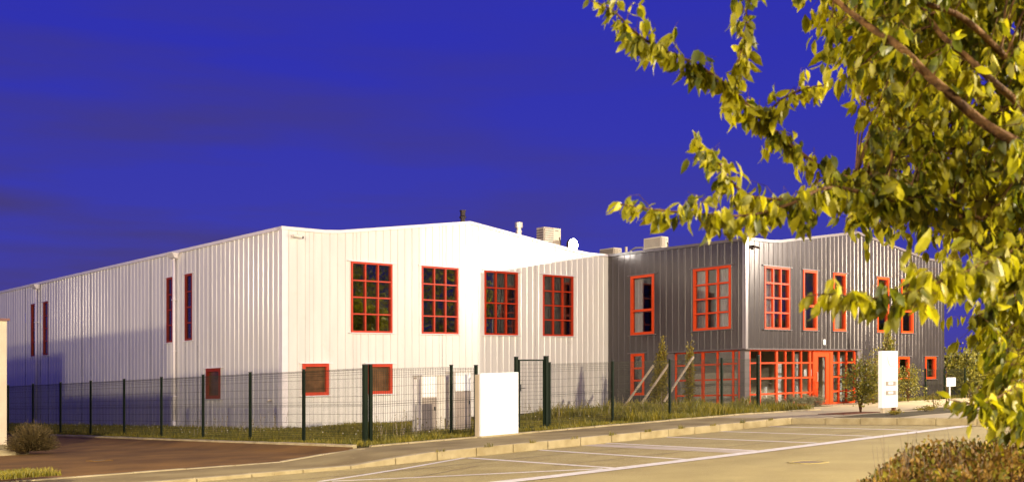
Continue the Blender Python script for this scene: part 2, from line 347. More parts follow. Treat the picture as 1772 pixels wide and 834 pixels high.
# ---------------------------------------------------------------- walls with cladding sheets and windows
REDM = RED
class Wall:
    def __init__(s, mf, H, m, dep=1.): s.P = mf; s.H = H; s.m = m; s.holes = []; s.dep = dep
PROF = [(0, 0), (.205, 0), (.222, .024), (.268, .024), (.285, 0)]
def prof(x):
    x = x % .3; pts = PROF + [(.3, 0)]
    for (a, da), (b_, db) in zip(pts, pts[1:]):
        if a <= x <= b_ + 1e-9: return da + (db-da)*((x-a)/(b_-a) if b_ > a else 0)
    return 0
def clad(wall, s0, s1, root, zb, sheetw=.9, name='cladding_sheet'):
    s = s0
    while s < s1 - .05:
        e = min(s + sheetw, s1); 
        if s1 - e < .2: e = s1
        xs = {s, e}; k = math.floor(s/.3)
        while k*.3 < e:
            for o, _ in PROF:
                if s < k*.3+o < e: xs.add(round(k*.3+o, 4))
            k += 1
        for (a, b_, z0, z1) in wall.holes:
            for q in (a, b_):
                if s < q < e: xs.add(q)
        zz = zb(s+.01, e-.01) if callable(zb) else None
        xs = sorted(xs); tilt = rnd.uniform(-.014, .014); off = rnd.uniform(.010, .0125); bow = rnd.uniform(-.003, .003)
        D = lambda x, z: prof(x)*wall.dep + off + tilt*(x-s)/sheetw + bow*math.sin(z*.5)
        cover = [h for h in wall.holes if h[0] <= s+.06 and h[1] >= e-.06]
        grp = {}
        for a, c in zip(xs, xs[1:]):
            if c-a < 1e-4: continue
            mid = (a+c)/2; low = zb if not callable(zb) else zb(mid)
            cuts = [h for h in wall.holes if h[0] < mid < h[1]]
            cuts.sort(key=lambda h: h[2]); segs = []; z = low
            for h in cuts:
                if h[2] > z: segs.append((z, h[2], False))
                z = max(z, h[3])
            segs.append((z, None, True))
            for z0, z1, top in segs:
                za = wall.H(a)-.02 if top else z1; zc = wall.H(c)-.02 if top else z1
                b = grp.setdefault(sum(1 for h in cover if z0 > (h[2]+h[3])/2), MB())
                nz_ = 2
                for i in range(nz_):
                    f0, f1 = i/nz_, (i+1)/nz_
                    A_, B_, C_, D_ = z0+(za-z0)*f0, z0+(zc-z0)*f0, z0+(zc-z0)*f1, z0+(za-z0)*f1
                    b.add([wall.P(a, D(a, A_), A_), wall.P(c, D(c, B_), B_), wall.P(c, D(c, C_), C_), wall.P(a, D(a, D_), D_)], [(0, 1, 2, 3)])
        for b in grp.values(): b.build(name, wall.m, root, recalc=False)
        s = e
def window(wall, s0, s1, z0, z1, cols, rows, root, glass=None, fw=.075, mw=.045, curtain=None, trim=None, name='window', sill=True, dep=.045, cmat=None, label=None, back=-.10, fm=None):
    RED = fm or REDM
    glass = glass or GLASS; P = wall.P
    wall.holes.append((s0, s1, z0, z1))
    b = MB(); d0, d1_ = back, dep
    for q in ((s0, s1, z0, z0+fw), (s0, s1, z1-fw, z1), (s0, s0+fw, z0+fw, z1-fw), (s1-fw, s1, z0+fw, z1-fw)): b.box(P, q[0], q[1], d0, d1_, q[2], q[3])
    w = b.build(name, RED, root)
    if label: w['label'] = label
    cx = [s0+fw] + [s0+fw+(s1-s0-2*fw)*c for c in cols] + [s1-fw]
    rz_ = [z0+fw] + [z0+fw+(z1-z0-2*fw)*r for r in rows] + [z1-fw]
    for x in cx[1:-1]:
        b = MB(); b.box(P, x-mw/2, x+mw/2, -.06, dep-.012, z0+fw, z1-fw); b.build('mullion', RED, w)
    for z in rz_[1:-1]:
        b = MB(); b.box(P, s0+fw, s1-fw, -.055, dep-.008, z-mw/2, z+mw/2); b.build('transom', RED, w)
    for i in range(len(cx)-1):
        for j in range(len(rz_)-1):
            t1, t2 = rnd.uniform(-.003, .003), rnd.uniform(-.003, .003)
            a, c, e, f = cx[i], cx[i+1], rz_[j], rz_[j+1]
            b = MB(); b.hexa([P(a, -.045, e), P(c, -.045, e), P(c, -.035+t1, e), P(a, -.035+t2, e), P(a, -.045, f), P(c, -.045, f), P(c, -.035-t2, f), P(a, -.035-t1, f)])
            b.build('pane', glass, w, recalc=True)
    trim = trim or WTRIM
    if sill:
        b = MB(); b.box(P, s0-.10, s1+.10, -.05, dep+.035, z0-.03, z0-.003); b.build('sill', trim, w)
        b = MB(); b.box(P, s0-.14, s1+.14, -.05, dep+.03, z1+.003, z1+.035); b.build('head_flashing', trim, w)
    for (c0, c1) in (curtain or []):
        xa, xb = s0 + (s1-s0)*c0, s0+(s1-s0)*c1; b = MB(); n_ = max(6, int((xb-xa)/.04)); prev = None
        for i in range(n_+1):
            x = xa+(xb-xa)*i/n_; dd = -.22 + .035*math.sin(i*1.9) + .015*math.sin(i*.8)
            cur = (P(x, dd, z0-.1), P(x, dd, z1+.1))
            if prev: b.add([prev[0], cur[0], cur[1], prev[1]], [(0, 1, 2, 3)])
            prev = cur
        b.build('curtain', cmat or CURT, w, smooth=True, recalc=False)
    return w
def gable(s):                                             # roof line over a 14.9 m front: flat, up, down, flat
    K = [(-1, 6.35), (1.5, 6.35), (2.1, 6.39), (7.6, 7.13), (13.1, 6.46), (13.8, 6.41), (60, 6.41)]
    for (a, za), (b_, zb) in zip(K, K[1:]):
        if a <= s <= b_: return za+(zb-za)*(s-a)/(b_-a)
    return 6.41
def coping(wall, brk, m, root, w=.20, h=.10, out=.07):
    for a, c in zip(brk, brk[1:]):
        b = MB(); za, zc = wall.H(a), wall.H(c); P = wall.P
        b.hexa([P(a, -w, za-h), P(c, -w, zc-h), P(c, out, zc-h), P(a, out, za-h), P(a, -w, za), P(c, -w, zc), P(c, out, zc), P(a, out, za)])
        b.build('coping', m, root)

# ---- white building
U0, V0, U1, V1 = 3.71, 9.51, 18.62, 55.
wb = thing('industrial_building', 'white ribbed metal hall with small paned red windows behind the green fence', 'building', W((U0+U1)/2, V0+8, 0))
wf = Wall(lambda s, d, z: W(U0+s, V0-d, z), gable, WHITE, 1.)
ws = Wall(lambda s, d, z: W(U0-d, V0+s, z), lambda s: 6.35, WHITE, .75)
r3 = (1/3, 2/3); r4 = (.25, .5, .75)
window(wf, 2.53, 4.18, 3.13, 5.42, r3, r4, wb, fw=.06, fm=REDW)
window(wf, 5.43, 7.06, 3.13, 5.44, r3, r4, wb, fw=.06, fm=REDW)
window(wf, 8.30, 9.93, 3.13, 5.43, r3, r4, wb, fw=.06, fm=REDW, curtain=[(.28, .95)], cmat=CURT2)
window(wf, 11.24, 12.88, 3.13, 5.43, r3, r4, wb, fw=.06, fm=REDW, curtain=[(0, .95)], cmat=CURT2)
window(wf, .70, 1.67, 1.13, 2.13, (), (), wb, glass=BROWN, fw=.10, fm=REDW)
window(wf, 3.19, 4.18, 1.12, 2.11, (), (), wb, glass=BROWN, fw=.10, fm=REDW)
for a, c in ((7.33, 7.80), (5.86, 6.40), (20.4, 20.95), (19.0, 19.55), (32.3, 32.85), (30.9, 31.45)):
    window(ws, a, c, 3.14, 5.45, (), r4, wb, fw=.07, fm=REDSH, dep=.015)
window(ws, 3.82, 4.82, 1.10, 2.12, (), (), wb, glass=BROWN, fw=.11, fm=REDSH)
clad(wf, 0.06, 14.90, wb, -.1); clad(ws, 0.06, V1-V0, wb, -.2)
coping(wf, [-.07, 1.5, 2.1, 3.9, 5.7, 7.6, 9.4, 11.2, 13.1, 13.8, 14.9], WTRIM, wb)
coping(ws, [.0]+[3.0*i for i in range(1, 15)]+[V1-V0], WTRIM, wb)
b = MB(); b.box(wf.P, -.045, .16, -.03, .045, -.1, 6.25); b.box(ws.P, -.0, .16, -.03, .045, -.1, 6.25); b.build('corner_flashing', WTRIM, wb)
# rear and far walls, roof
b = MB()
prof_pts = [(0, 6.2), (1.5, 6.2), (7.6, 6.98), (13.4, 6.27), (14.91, 6.2)]
for (a, za), (c, zc) in zip(prof_pts, prof_pts[1:]): b.add([wf.P(a, -.05, za), wf.P(c, -.05, zc), W(U0+c, V1, zc), W(U0+a, V1, za)], [(0, 1, 2, 3)])
b.build('roof', WTRIM, wb, recalc=False)
b = MB(); b.box(uv, U0, U1, V1, V1+.1, -.2, 6.3); b.box(uv, U1-.1, U1, V0+.02, V1, -.2, 6.2); b.build('rear_wall', WHITE, wb)
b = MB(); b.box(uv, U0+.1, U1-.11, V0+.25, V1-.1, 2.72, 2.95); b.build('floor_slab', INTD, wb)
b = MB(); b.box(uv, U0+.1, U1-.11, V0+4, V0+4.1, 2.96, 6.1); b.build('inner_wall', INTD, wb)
# downpipes with hopper heads
for s in (7.02, 20.12, 33.4):
    b = MB(); b.hexa([ws.P(s-.20, .03, 6.04), ws.P(s+.20, .03, 6.04), ws.P(s+.20, .20, 6.10), ws.P(s-.20, .20, 6.10), ws.P(s-.27, .03, 6.25), ws.P(s+.27, .03, 6.25), ws.P(s+.27, .30, 6.25), ws.P(s-.27, .30, 6.25)])
    b.build('rainwater_head', WTRIM, wb)
    b = MB(); b.tube([ws.P(s, .10, 6.06), ws.P(s, .10, .35)], .055, 10); b.tube([ws.P(s, .10, .36), ws.P(s, .10, .02)], .062, 10)
    dp = b.build('downpipe', WTRIM, wb, smooth=True)
    for z in (1.2, 2.8, 4.6):
        b = MB(); b.box(ws.P, s-.075, s+.075, .03, .17, z, z+.03); b.build('pipe_bracket', WTRIM, dp)
b = MB(); b.tube([ws.P(.62, .03, 1.02), ws.P(.62, .12, 1.02), ws.P(.62, .16, .97)], .035, 8); b.build('outlet_pipe', GALV, wb, smooth=True)
# small camera under the front eaves
sc_ = thing('security_camera', 'small white security camera under the roof corner of the white building', 'security camera', wf.P(.32, .05, 6.05))
b = MB(); b.box(wf.P, .30, .40, .035, .10, 6.03, 6.12); b.build('bracket', WTRIM, sc_)
b = MB(); b.tube([wf.P(.30, .14, 6.08), wf.P(.58, .17, 6.04)], .045, 10); b.build('housing', CABW, sc_)
b = MB(); b.tube([wf.P(.58, .17, 6.04), wf.P(.63, .175, 6.033)], .038, 10); b.build('lens', DARKI, sc_)
# flues on the roof
def cyl(b, u, v, prof_, n=16):
    for (z0, r0), (z1, r1) in zip(prof_, prof_[1:]):
        for i in range(n):
            a0, a1 = 2*math.pi*i/n, 2*math.pi*(i+1)/n
            b.add([W(u+r0*math.cos(a0), v+r0*math.sin(a0), z0), W(u+r0*math.cos(a1), v+r0*math.sin(a1), z0), W(u+r1*math.cos(a1), v+r1*math.sin(a1), z1), W(u+r1*math.cos(a0), v+r1*math.sin(a0), z1)], [(0, 1, 2, 3)])
fl = thing('flue', 'dark metal flue pipe standing at the ridge of the white building', 'chimney', W(U0+8.15, V0+1, 6.9))
b = MB(); cyl(b, U0+8.15, V0+1, [(6.85, .085), (7.42, .085)]); b.build('pipe', DARKM, fl, smooth=True)
b = MB(); cyl(b, U0+8.15, V0+1, [(7.42, .085), (7.42, .13), (7.47, .13), (7.50, .095), (7.66, .095), (7.66, .12), (7.70, .12), (7.70, .001)]); b.build('cowl', DARKM, fl)
vt = thing('roof_vent', 'pale galvanised roof vent with a wide cap on the white roof slope', 'roof vent', W(U0+10.95, V0+1, 6.6))
b = MB(); cyl(b, U0+10.95, V0+1, [(6.55, .11), (7.12, .11), (7.12, .125), (7.17, .125), (7.17, .10), (7.28, .10)]); b.build('pipe', GALV, vt, smooth=False)
b = MB(); cyl(b, U0+10.95, V0+1, [(7.28, .10), (7.28, .155), (7.48, .155), (7.50, .13), (7.50, .001)]); b.build('cap', GALV, vt)
def acunit(label, u0, u1, v0, v1, z0, z1, grillside='u', m=METALW):
    t = thing('air_conditioner', label, 'air conditioner', W((u0+u1)/2, (v0+v1)/2, z0), 'air conditioning units on the roofs')
    b = MB(); b.box(uv, u0, u1, v0, v1, z0+.06, z1); b.build('casing', m, t, bevel=.012)
    b = MB(); b.box(uv, u0+.05, u0+.13, v0+.02, v1-.02, z0, z0+.06); b.box(uv, u1-.13, u1-.05, v0+.02, v1-.02, z0, z0+.06); b.build('feet', DARKM, t)
    # louvred grille on the street side and fins on the left end
    w = u1-u0; h = z1-z0-.1
    b = MB(); b.box(uv, u0+.04*w, u0+.56*w, v0-.012, v0-.002, z0+.1, z1-.04)
    g = b.build('grille', GRILL, t)
    b = MB()
    for i in range(9):
        z = z0+.12+i*(h-.06)/9; b.box(uv, u0+.05*w, u0+.55*w, v0-.024, v0-.013, z, z+(h-.1)/18)
    b.build('louvres', m, g)
    b = MB(); k = (v1-v0)
    for i in range(8): b.box(uv, u0-.014, u0-.003, v0+.06*k, v1-.06*k, z0+.12+i*(h-.06)/8, z0+.12+i*(h-.06)/8+h/18)
    b.build('fins', GRILL, t)
    b = MB(); b.box(uv, u0+.66*w, u0+.84*w, v0-.008, v0-.002, z1-.13, z1-.09); b.build('badge', GRILL, t)
    b = MB(); b.tube([W(u1-.06, v0-.02, z0), W(u1-.05, v0-.03, z0+.5*h), W(u1-.1, v0-.01, z0+.7*h)], .018, 6); b.build('hose', DARKM, t)
    return t
acunit('large cream air conditioner on the white roof beside the floodlight', U0+12.30, U0+13.25, V0+1.0, V0+1.42, 6.50, 7.44)
fd = thing('floodlight', 'blazing white floodlight on the white roof edge beside the air conditioner', 'floodlight', W(U0+13.35, V0+.5, 6.45))
b = MB(); b.tube([W(U0+13.35, V0+.5, 6.40), W(U0+13.35, V0+.5, 6.62)], .02, 8); b.build('stand', DARKM, fd)
def rdisc(r, v0, v1, n=18):
    m_ = MB(); c0, z_ = U0+13.35, 6.74; q = [(c0+r*math.cos(2*math.pi*k/n), z_+r*math.sin(2*math.pi*k/n)) for k in range(n)]
    m_.add([W(a, v0, z) for a, z in q]+[W(a, v1, z) for a, z in q], [list(range(n)), list(range(n, 2*n))[::-1]]+[[k, (k+1) % n, n+(k+1) % n, n+k] for k in range(n)]); return m_
rdisc(.25, V0+.44, V0+.56).build('housing', DARKM, fd)
rdisc(.235, V0+.405, V0+.438).build('lens', LIT, fd)
l_ = bpy.data.lights.new('floodlight_light', 'POINT'); lo_ = bpy.data.objects.new('floodlight_light', l_); COL.objects.link(lo_); lo_.parent = fd; lo_.location = W(U0+13.35, V0+.25, 6.75)-WL[fd]; l_.energy = 50; l_.color = (1, .97, .88); l_.shadow_soft_size = .06
b = MB(); b.box(uv, U0+14.3, U0+14.75, V0+1.2, V0+1.6, 6.38, 6.55); tag(b.build('roof_hatch', WTRIM, None, bevel=.02), 'low pale hatch on the white roof just right of the floodlight', 'hatch')

# ---- charcoal building: gable face at v = 2.95, left face at u = 18.62
GV = 2.95; GU0, GU1 = 18.62, 33.87
gb = thing('office_building', 'charcoal ribbed metal office block with orange red windows and glazed ground floor', 'building', W(26, 8, gz(13)))
gf = Wall(lambda s, d, z: W(GU0+s, GV-d, z), gable, GREY, .8)
gl = Wall(lambda s, d, z: W(GU0-d, V0-s, z), lambda s: 6.41 - .08*s/6.56, GREY, .6)      # s from the white wall towards the corner
LS = V0-GV
window(gl, 1.21, 2.38, 3.13, 5.43, (), (.40,), gb, GLASS2, fw=.10, mw=.09, trim=GTRIM, curtain=[(.0, .40)])
window(gl, 4.26, 5.95, 3.13, 5.42, r3, r4, gb, GLASS2, fw=.09, mw=.06, trim=GTRIM, curtain=[(.0, .28), (.50, 1.)])
window(gl, 1.22, 1.89, .79, 2.41, (), r3, gb, GLASS, fw=.10, mw=.07, trim=GTRIM)
window(gf, 1.14, 2.77, 3.10, 5.39, r3, r4, gb, GLASS2, fw=.07, mw=.06, trim=GTRIM, curtain=[(.0, .62)])
for a, c, cu in ((3.69, 4.65, [(0, .5)]), (5.82, 6.76, [(0, .3)]), (9.21, 10.16, [(0, .45)]), (11.24, 12.26, [(0, .5)])):
    window(gf, a, c, 3.10, 5.38, (), (.40,), gb, GLASS2, fw=.085, mw=.08, trim=GTRIM, curtain=cu)
window(gf, 10.93, 11.92, 1.10, 2.10, (), (), gb, GLASS, fw=.10, trim=GTRIM, curtain=[(.3, .7)])
window(gf, 13.36, 14.34, 1.11, 2.10, (), (), gb, GLASS, fw=.10, trim=GTRIM, curtain=[(.3, .8)])
# shop-front zone below 2.40 is open: lower edge of the cladding steps up
zg = gz(13)
clad(gf, .04, 15.2, gb, lambda s, e=None: 2.40 if s < 7.92 else zg-.1)
clad(gl, .02, LS-.04, gb, lambda s, e=None: 2.41 if s > 3.02 else zg-.1)
coping(gf, [-.07, 1.5, 2.1, 3.9, 5.7, 7.6, 9.4, 11.2, 13.1, 13.8, 15.25], GTRIM, gb)
coping(gl, [0, 2.2, 4.4, LS], GTRIM, gb)
b = MB(); b.box(gf.P, -.045, .10, -.03, .045, 2.37, 6.25); b.box(gl.P, LS-.10, LS-.0, -.03, .045, 2.37, 6.22); b.build('corner_flashing', mat('satin flashing', (.30, .27, .27), .3, metal=.5), gb)
b = MB(); b.box(gf.P, .046, 8.0, -.28, .05, 2.355, 2.398); b.box(gl.P, 3.0, LS-.0, -.28, .05, 2.365, 2.408); b.build('soffit_trim', GTRIM, gb)
b = MB()
for (a, za), (c, zc) in zip(prof_pts, prof_pts[1:]):
    if c > 14.8: c = 15.24
    b.add([gf.P(a+.02, -.05, za), gf.P(c, -.05, zc), W(GU0+c, 30, zc), W(GU0+a+.02, 30, za)], [(0, 1, 2, 3)])
b.build('roof', GTRIM, gb, recalc=False)
b = MB(); b.box(uv, GU1-.1, GU1, GV+.03, 30, 0, 6.2); b.box(uv, GU0+.02, GU1-.1, 29.9, 30, 0, 6.2); b.box(uv, GU0+.015, GU0+.06, V0+.1, 29.9, 6.1, 6.35); b.build('rear_wall', GREY, gb)
b = MB(); b.box(uv, GU0+.35, GU1-.12, GV+.35, 20, 2.62, 2.95); b.build('floor_slab', INT, gb)
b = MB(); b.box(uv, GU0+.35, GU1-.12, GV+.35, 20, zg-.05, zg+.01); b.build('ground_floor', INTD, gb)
b = MB(); b.box(uv, GU0+.12, GU1-.12, GV+4.0, GV+4.1, zg, 2.6); b.box(uv, GU0+.12, GU1-.12, GV+3.6, GV+3.7, 2.96, 6.05); b.box(uv, GU0+5.9, GU0+6.0, GV+.5, GV+4, zg+.02, 2.61); b.box(uv, GU0+8.0, GU0+8.1, GV+.3, GV+4, zg+.02, 2.61); b.box(uv, GU0+3.2, GU0+3.3, GV+.5, GV+3.6, 2.96, 6.05); b.build('partition', INT, gb)
# corner column of the glazed floor
b = MB(); b.box(uv, GU0+.10, GU0+.42, GV+.10, GV+.42, zg-.1, 2.36); b.build('column', GTRIM, gb)
# solid pier at the left end of the glazing and plinth
b = MB(); b.box(gl.P, 2.98, 3.30, -.26, -.02, zg-.1, 2.36); b.build('pier', GTRIM, gb)
b = MB(); b.box(gf.P, 7.72, 7.98, -.26, -.02, zg-.1, 2.36); b.build('pier', GTRIM, gb)
BLIND = mat('pale blind', (.62, .70, .72), .8)
def screen(wall, xs, zs, name, big=(), d=-.14, z0=zg, z1=2.36, skip=()):
    P = wall.P; b = MB(); w0 = .055
    b.box(P, xs[0], xs[-1], d-.04, d+.04, z0, z0+.07); b.box(P, xs[0], xs[-1], d-.04, d+.04, z1-.05, z1)
    s = b.build(name, RED, gb)
    for i, x in enumerate(xs):
        w = .11 if i in big else w0; b = MB(); b.box(P, x-w/2, x+w/2, d-.045, d+.045, z0+.0705, z1-.0505); b.build('mullion', RED, s)
    for i, (a, c) in enumerate(zip(xs, xs[1:])):
        if i in skip: continue
        zz = [z0+.07] + zs + [z1-.05]
        for z in zs:
            b = MB(); b.box(P, a+(.056 if i in big else .029), c-(.056 if i+1 in big else .029), d-.035, d+.035, z-.03, z+.03); b.build('transom', RED, s)
        for e, f in zip(zz, zz[1:]):
            b = MB(); b.box(P, a+.01, c-.01, d-.006+rnd.uniform(-.002, .002), d+.003, e, f); b.build('pane', GLASS2, s)
    return s
ZS = [.74, 1.31, 1.87]
screen(gl, [3.33, 3.94, 4.59, 5.25, 5.94, 6.22], ZS, 'glazed_screen', big=(2,))
screen(gf, [.42, 1.07, 2.13, 2.71, 3.24, 3.77, 4.37, 4.60], ZS, 'glazed_screen', big=(2, 6))
screen(gf, [5.95, 6.46, 7.05, 7.66], ZS, 'glazed_screen', big=(0,))
# entrance door
P = gf.P; b = MB(); d = -.14
for q in ((4.63, 4.74, zg, 2.36), (5.78, 5.90, zg, 2.36), (4.74, 5.78, 2.26, 2.36)): b.box(P, q[0], q[1], d-.06, d+.05, q[2], q[3])
dr_ = b.build('entrance_door', RED, gb); lab(dr_, 'orange red glazed entrance door with wide stiles')
b = MB()
for q in ((4.76, 4.94, zg+.01, 2.25), (5.50, 5.76, zg+.01, 2.25), (4.94, 5.50, 2.10, 2.25), (4.94, 5.50, zg+.01, zg+.16)): b.box(P, q[0], q[1], d-.03, d+.035, q[2], q[3])
b.build('leaf', RED, dr_)
b = MB(); b.box(P, 4.941, 5.499, d-.005, d+.005, zg+.161, 2.099); b.build('pane', GLASS2, dr_)
b = MB(); b.tube([P(4.83, d+.04, 1.15), P(4.83, d+.09, 1.15), P(4.83, d+.09, 1.5), P(4.83, d+.04, 1.5)], .014, 6); b.build('handle', GALV, dr_)
# pale blinds and boards inside the glazing
for s0_, s1_, d0_, z0_, z1_ in ((3.35, 3.62, -.9, .3, 1.9), (3.86, 4.30, -.6, .3, 2.25), (5.02, 5.28, -.5, .3, 2.0), (6.05, 6.40, -.6, .5, 2.2), (6.6, 6.95, -.6, .5, 2.2), (1.85, 2.05, -.5, .25, 1.0), (7.2, 7.3, -.5, .3, 2.2)):
    b = MB(); b.box(P, s0_, s1_, d0_, d0_+.02, z0_, z1_); b.build('blind', BLIND, gb)
# two notices stuck inside the glass by the door
for s_, w_ in ((4.02, .18), (4.42, .14)):
    b = MB(); b.box(P, s_, s_+w_, d-.02, d-.012, 1.36, 1.62); b.build('notice', PANELW, gb)
# number plate
npl = thing('number_plate', 'small white plate with a dark mark above the entrance door', 'plate', gf.P(5.15, .04, 2.55))
b = MB(); b.box(gf.P, 5.08, 5.21, .036, .052, 2.56, 2.76); b.build('plate', PANELW, npl)
b = MB(); b.box(gf.P, 5.115, 5.175, .0525, .056, 2.61, 2.71); b.build('mark', SIGNT, npl)
sc2 = thing('security_camera', 'small dark security camera under the roof corner of the charcoal building', 'security camera', gf.P(.25, .05, 6.0))
b = MB(); b.box(gf.P, .28, .38, .035, .10, 5.98, 6.08); b.build('bracket', GTRIM, sc2)
b = MB(); b.tube([gf.P(.26, .14, 6.03), gf.P(.56, .17, 5.99)], .045, 10); b.build('housing', DARKM, sc2)
b = MB(); b.tube([gf.P(.56, .17, 5.99), gf.P(.61, .175, 5.983)], .036, 10); b.build('lens', DARKI, sc2)
# roof plant on the charcoal roof
acunit('cream air conditioner standing alone on the charcoal roof', GU0+1.0, GU0+1.45, V0-1.9, V0-1.0, 6.50, 7.0)
acunit('low brown air conditioner where the white and charcoal roofs meet', GU0+1.3, GU0+1.8, V0+.85, V0+1.65, 6.45, 6.88)
rp = thing('roof_pipes', 'thin pale pipes bending over the charcoal roof beside the air conditioner', 'pipes', W(GU0+1.5, V0-.2, 6.4))
b = MB(); b.tube([W(GU0+1.5, V0+.35, 6.35), W(GU0+1.5, V0+.35, 6.85)], .055, 10); b.build('stub', METALW, rp)
b = MB(); b.tube([W(GU0+1.5, V0+.1, 6.35), W(GU0+1.5, V0+.1, 6.68), W(GU0+1.5, V0-.15, 6.76), W(GU0+1.4, V0-.6, 6.72), W(GU0+1.3, V0-.8, 6.58)], .045, 8); b.build('bend', GALV, rp)
b = MB(); b.box(uv, GU0+1.4, GU0+1.7, V0-.55, V0+.0, 6.3, 6.62); b.build('duct', CABG, rp)

# ---- beige building at the left edge
bb = thing('beige_building', 'beige rendered low building with thin dark coping cut by the left edge', 'building', W(-9, 12, 0))
b = MB(); b.box(uv, -16.5, -4.47, 9.46, 22, -.25, 3.27); b.build('wall', BEIGE, bb)
b = MB(); b.box(uv, -16, -5.5, 15, 34, 3.3, 4.8); b.build('upper_storey', BEIGE, bb)
b = MB(); b.box(uv, -16.56, -4.41, 9.40, 22.06, 3.272, 3.33); b.build('coping', mat('dark red coping', (.16, .05, .04), .5), bb)
b = MB(); b.box(uv, -16.5, -4.46, 9.44, 9.46, -.25, .10); b.build('plinth', KERB, bb)
# ---------------------------------------------------------------- wire mesh fences
def post(u, v, h, parent, w=.03, name='post', z=None):
    z = gz(u) if z is None else z
    b = MB(); b.box(lambda a, c, q: W(u+a, v+c, z+q), -w, w, -w, w, -.05, h); o = b.build(name, GREEN, parent, bevel=.004)
    b = MB(); b.box(lambda a, c, q: W(u+a, v+c, z+q), -w-.004, w+.004, -w-.004, w+.004, h+.001, h+.02); b.build('cap', DARKI, o)
    return o
def wire(mf, L_, h0, h1, parent, r=.0028, folds=(.12, .62, 1.12)):
    b = MB(); n_ = int(L_/.05)
    for i in range(1, n_):
        a = L_*i/n_; b.box(mf, a-r, a+r, -r, r, h0, h1)
    z = h0 + .01
    zs = [h0+.02+.2*k for k in range(int((h1-h0)/.2)+1)] + [h1-.01]
    for z in zs: b.box(mf, 0, L_, r, 3*r, z-r, z+r)
    for f in (h0+.06, (h0+h1)/2-.03, h1-.14):
        for dz in (0, .05, .1):
            b.box(mf, 0, L_, -.025 if dz == .05 else r, -.018 if dz == .05 else 3*r, f+dz-r, f+dz+r)
    b.build('wire_panel', WIRE, parent)
fence1 = thing('mesh_fence', 'long green wire mesh fence along the brown court and the white side wall', 'fence', W(0, 14, .05), 'green wire mesh fences')
for k in range(1, 13): post(0, 2.5*k, 1.73, fence1)
for k in range(0, 12): wire(lambda a, c, z, k=k: W(c, 2.5*k+.03+a, gz(0)+z), 2.44, .05, 1.70, fence1)
fence2 = thing('mesh_fence', 'short green wire mesh fence from the thick corner post to the white panel', 'fence', W(1.6, 0, .05), 'green wire mesh fences')
post(0, .0, 1.76, fence2, .05); post(.13, -.02, 1.76, fence2, .035)
post(2.5, 0, 1.70, fence2); post(3.28, 0, 1.68, fence2, .035)
wire(lambda a, c, z: W(.16+a, c, gz(a)+z), 2.31, .05, 1.66, fence2); wire(lambda a, c, z: W(2.53+a, c, gz(2.5+a)+z), .72, .05, 1.64, fence2)
fence3 = thing('mesh_fence', 'green wire mesh fence right of the gate in front of the planted stakes', 'fence', W(10.5, 0, .2), 'green wire mesh fences')
us = [5.80, 8.24, 10.71, 13.2, 15.1]
for i, u in enumerate(us): post(u, 0, 1.70 if i < 4 else 1.78, fence3, .03 if i < 4 else .045)
for a0, a1 in zip(us, us[1:]): wire(lambda a, c, z, a0=a0: W(a0+.03+a, c, gz(a0+a)+z), a1-a0-.06, .05, 1.66, fence3)
fence4 = thing('mesh_fence', 'low dark wire mesh fence before the right end of the charcoal building', 'fence', W(31, 2.1, .2), 'green wire mesh fences')
for u in (29.95, 31.65, 33.6): post(u, 1.9, 1.30, fence4)
for a0, a1 in ((29.95, 31.65), (31.65, 33.6)): wire(lambda a, c, z, a0=a0: W(a0+.03+a, 1.9+c, gz(13)+z), a1-a0-.06, .05, 1.26, fence4)
# gate
gt = thing('mesh_gate', 'narrow green mesh gate between two tall posts beside the white panel', 'gate', W(5.2, 0, .12))
post(4.62, 0, 1.86, gt, .04); post(5.68, 0, 1.86, gt, .05)
b = MB(); g0 = gz(5)
for q in ((4.70, 4.745, .06, 1.80), (5.575, 5.61, .06, 1.80), (4.745, 5.575, 1.765, 1.80), (4.745, 5.575, .06, .10)): b.box(lambda a, c, z: W(a, c, g0+z), q[0], q[1], -.02, .02, q[2], q[3])
b.build('gate_frame', GREEN, gt)
b = MB()
for i in range(1, 17): a = 4.745+.83*i/17; b.box(lambda a_, c, z: W(a_, c, g0+z), a-.0028, a+.0028, -.003, .003, .10, 1.765)
for i in range(1, 17): z = .10+1.665*i/17; b.box(lambda a_, c, z_: W(a_, c, g0+z_), 4.745, 5.575, .003, .008, z-.0028, z+.0028)
b.build('wire_panel', WIRE, gt)
b = MB(); b.box(lambda a, c, z: W(a, c, g0+z), 4.70, 4.76, -.05, -.021, 1.0, 1.18); b.tube([W(4.73, -.05, g0+1.08), W(4.73, -.09, g0+1.08), W(4.86, -.09, g0+1.08)], .011, 6); b.build('handle', DARKI, gt)
# white panel box between fence and gate
wp = thing('meter_cabinet', 'blank bright white panel cabinet on the pavement edge left of the mesh gate', 'cabinet', W(3, -1.0, .1))
b = MB(); b.box(lambda a, c, z: W(a, c, gz(a)+z), 2.50, 3.70, -1.06, -1.0, .03, 1.485); b.build('front_panel', PANELW, wp, bevel=.006)
b = MB(); b.box(lambda a, c, z: W(a, c, gz(a)+z), 2.49, 3.68, -.998, -.86, -.02, 1.46); b.build('housing', METALW, wp, bevel=.006)
b = MB(); b.box(lambda a, c, z: W(a, c, gz(a)+z), 2.46, 3.74, -1.13, -.82, -.03, .028); b.build('plinth', KERB, wp, bevel=.01)
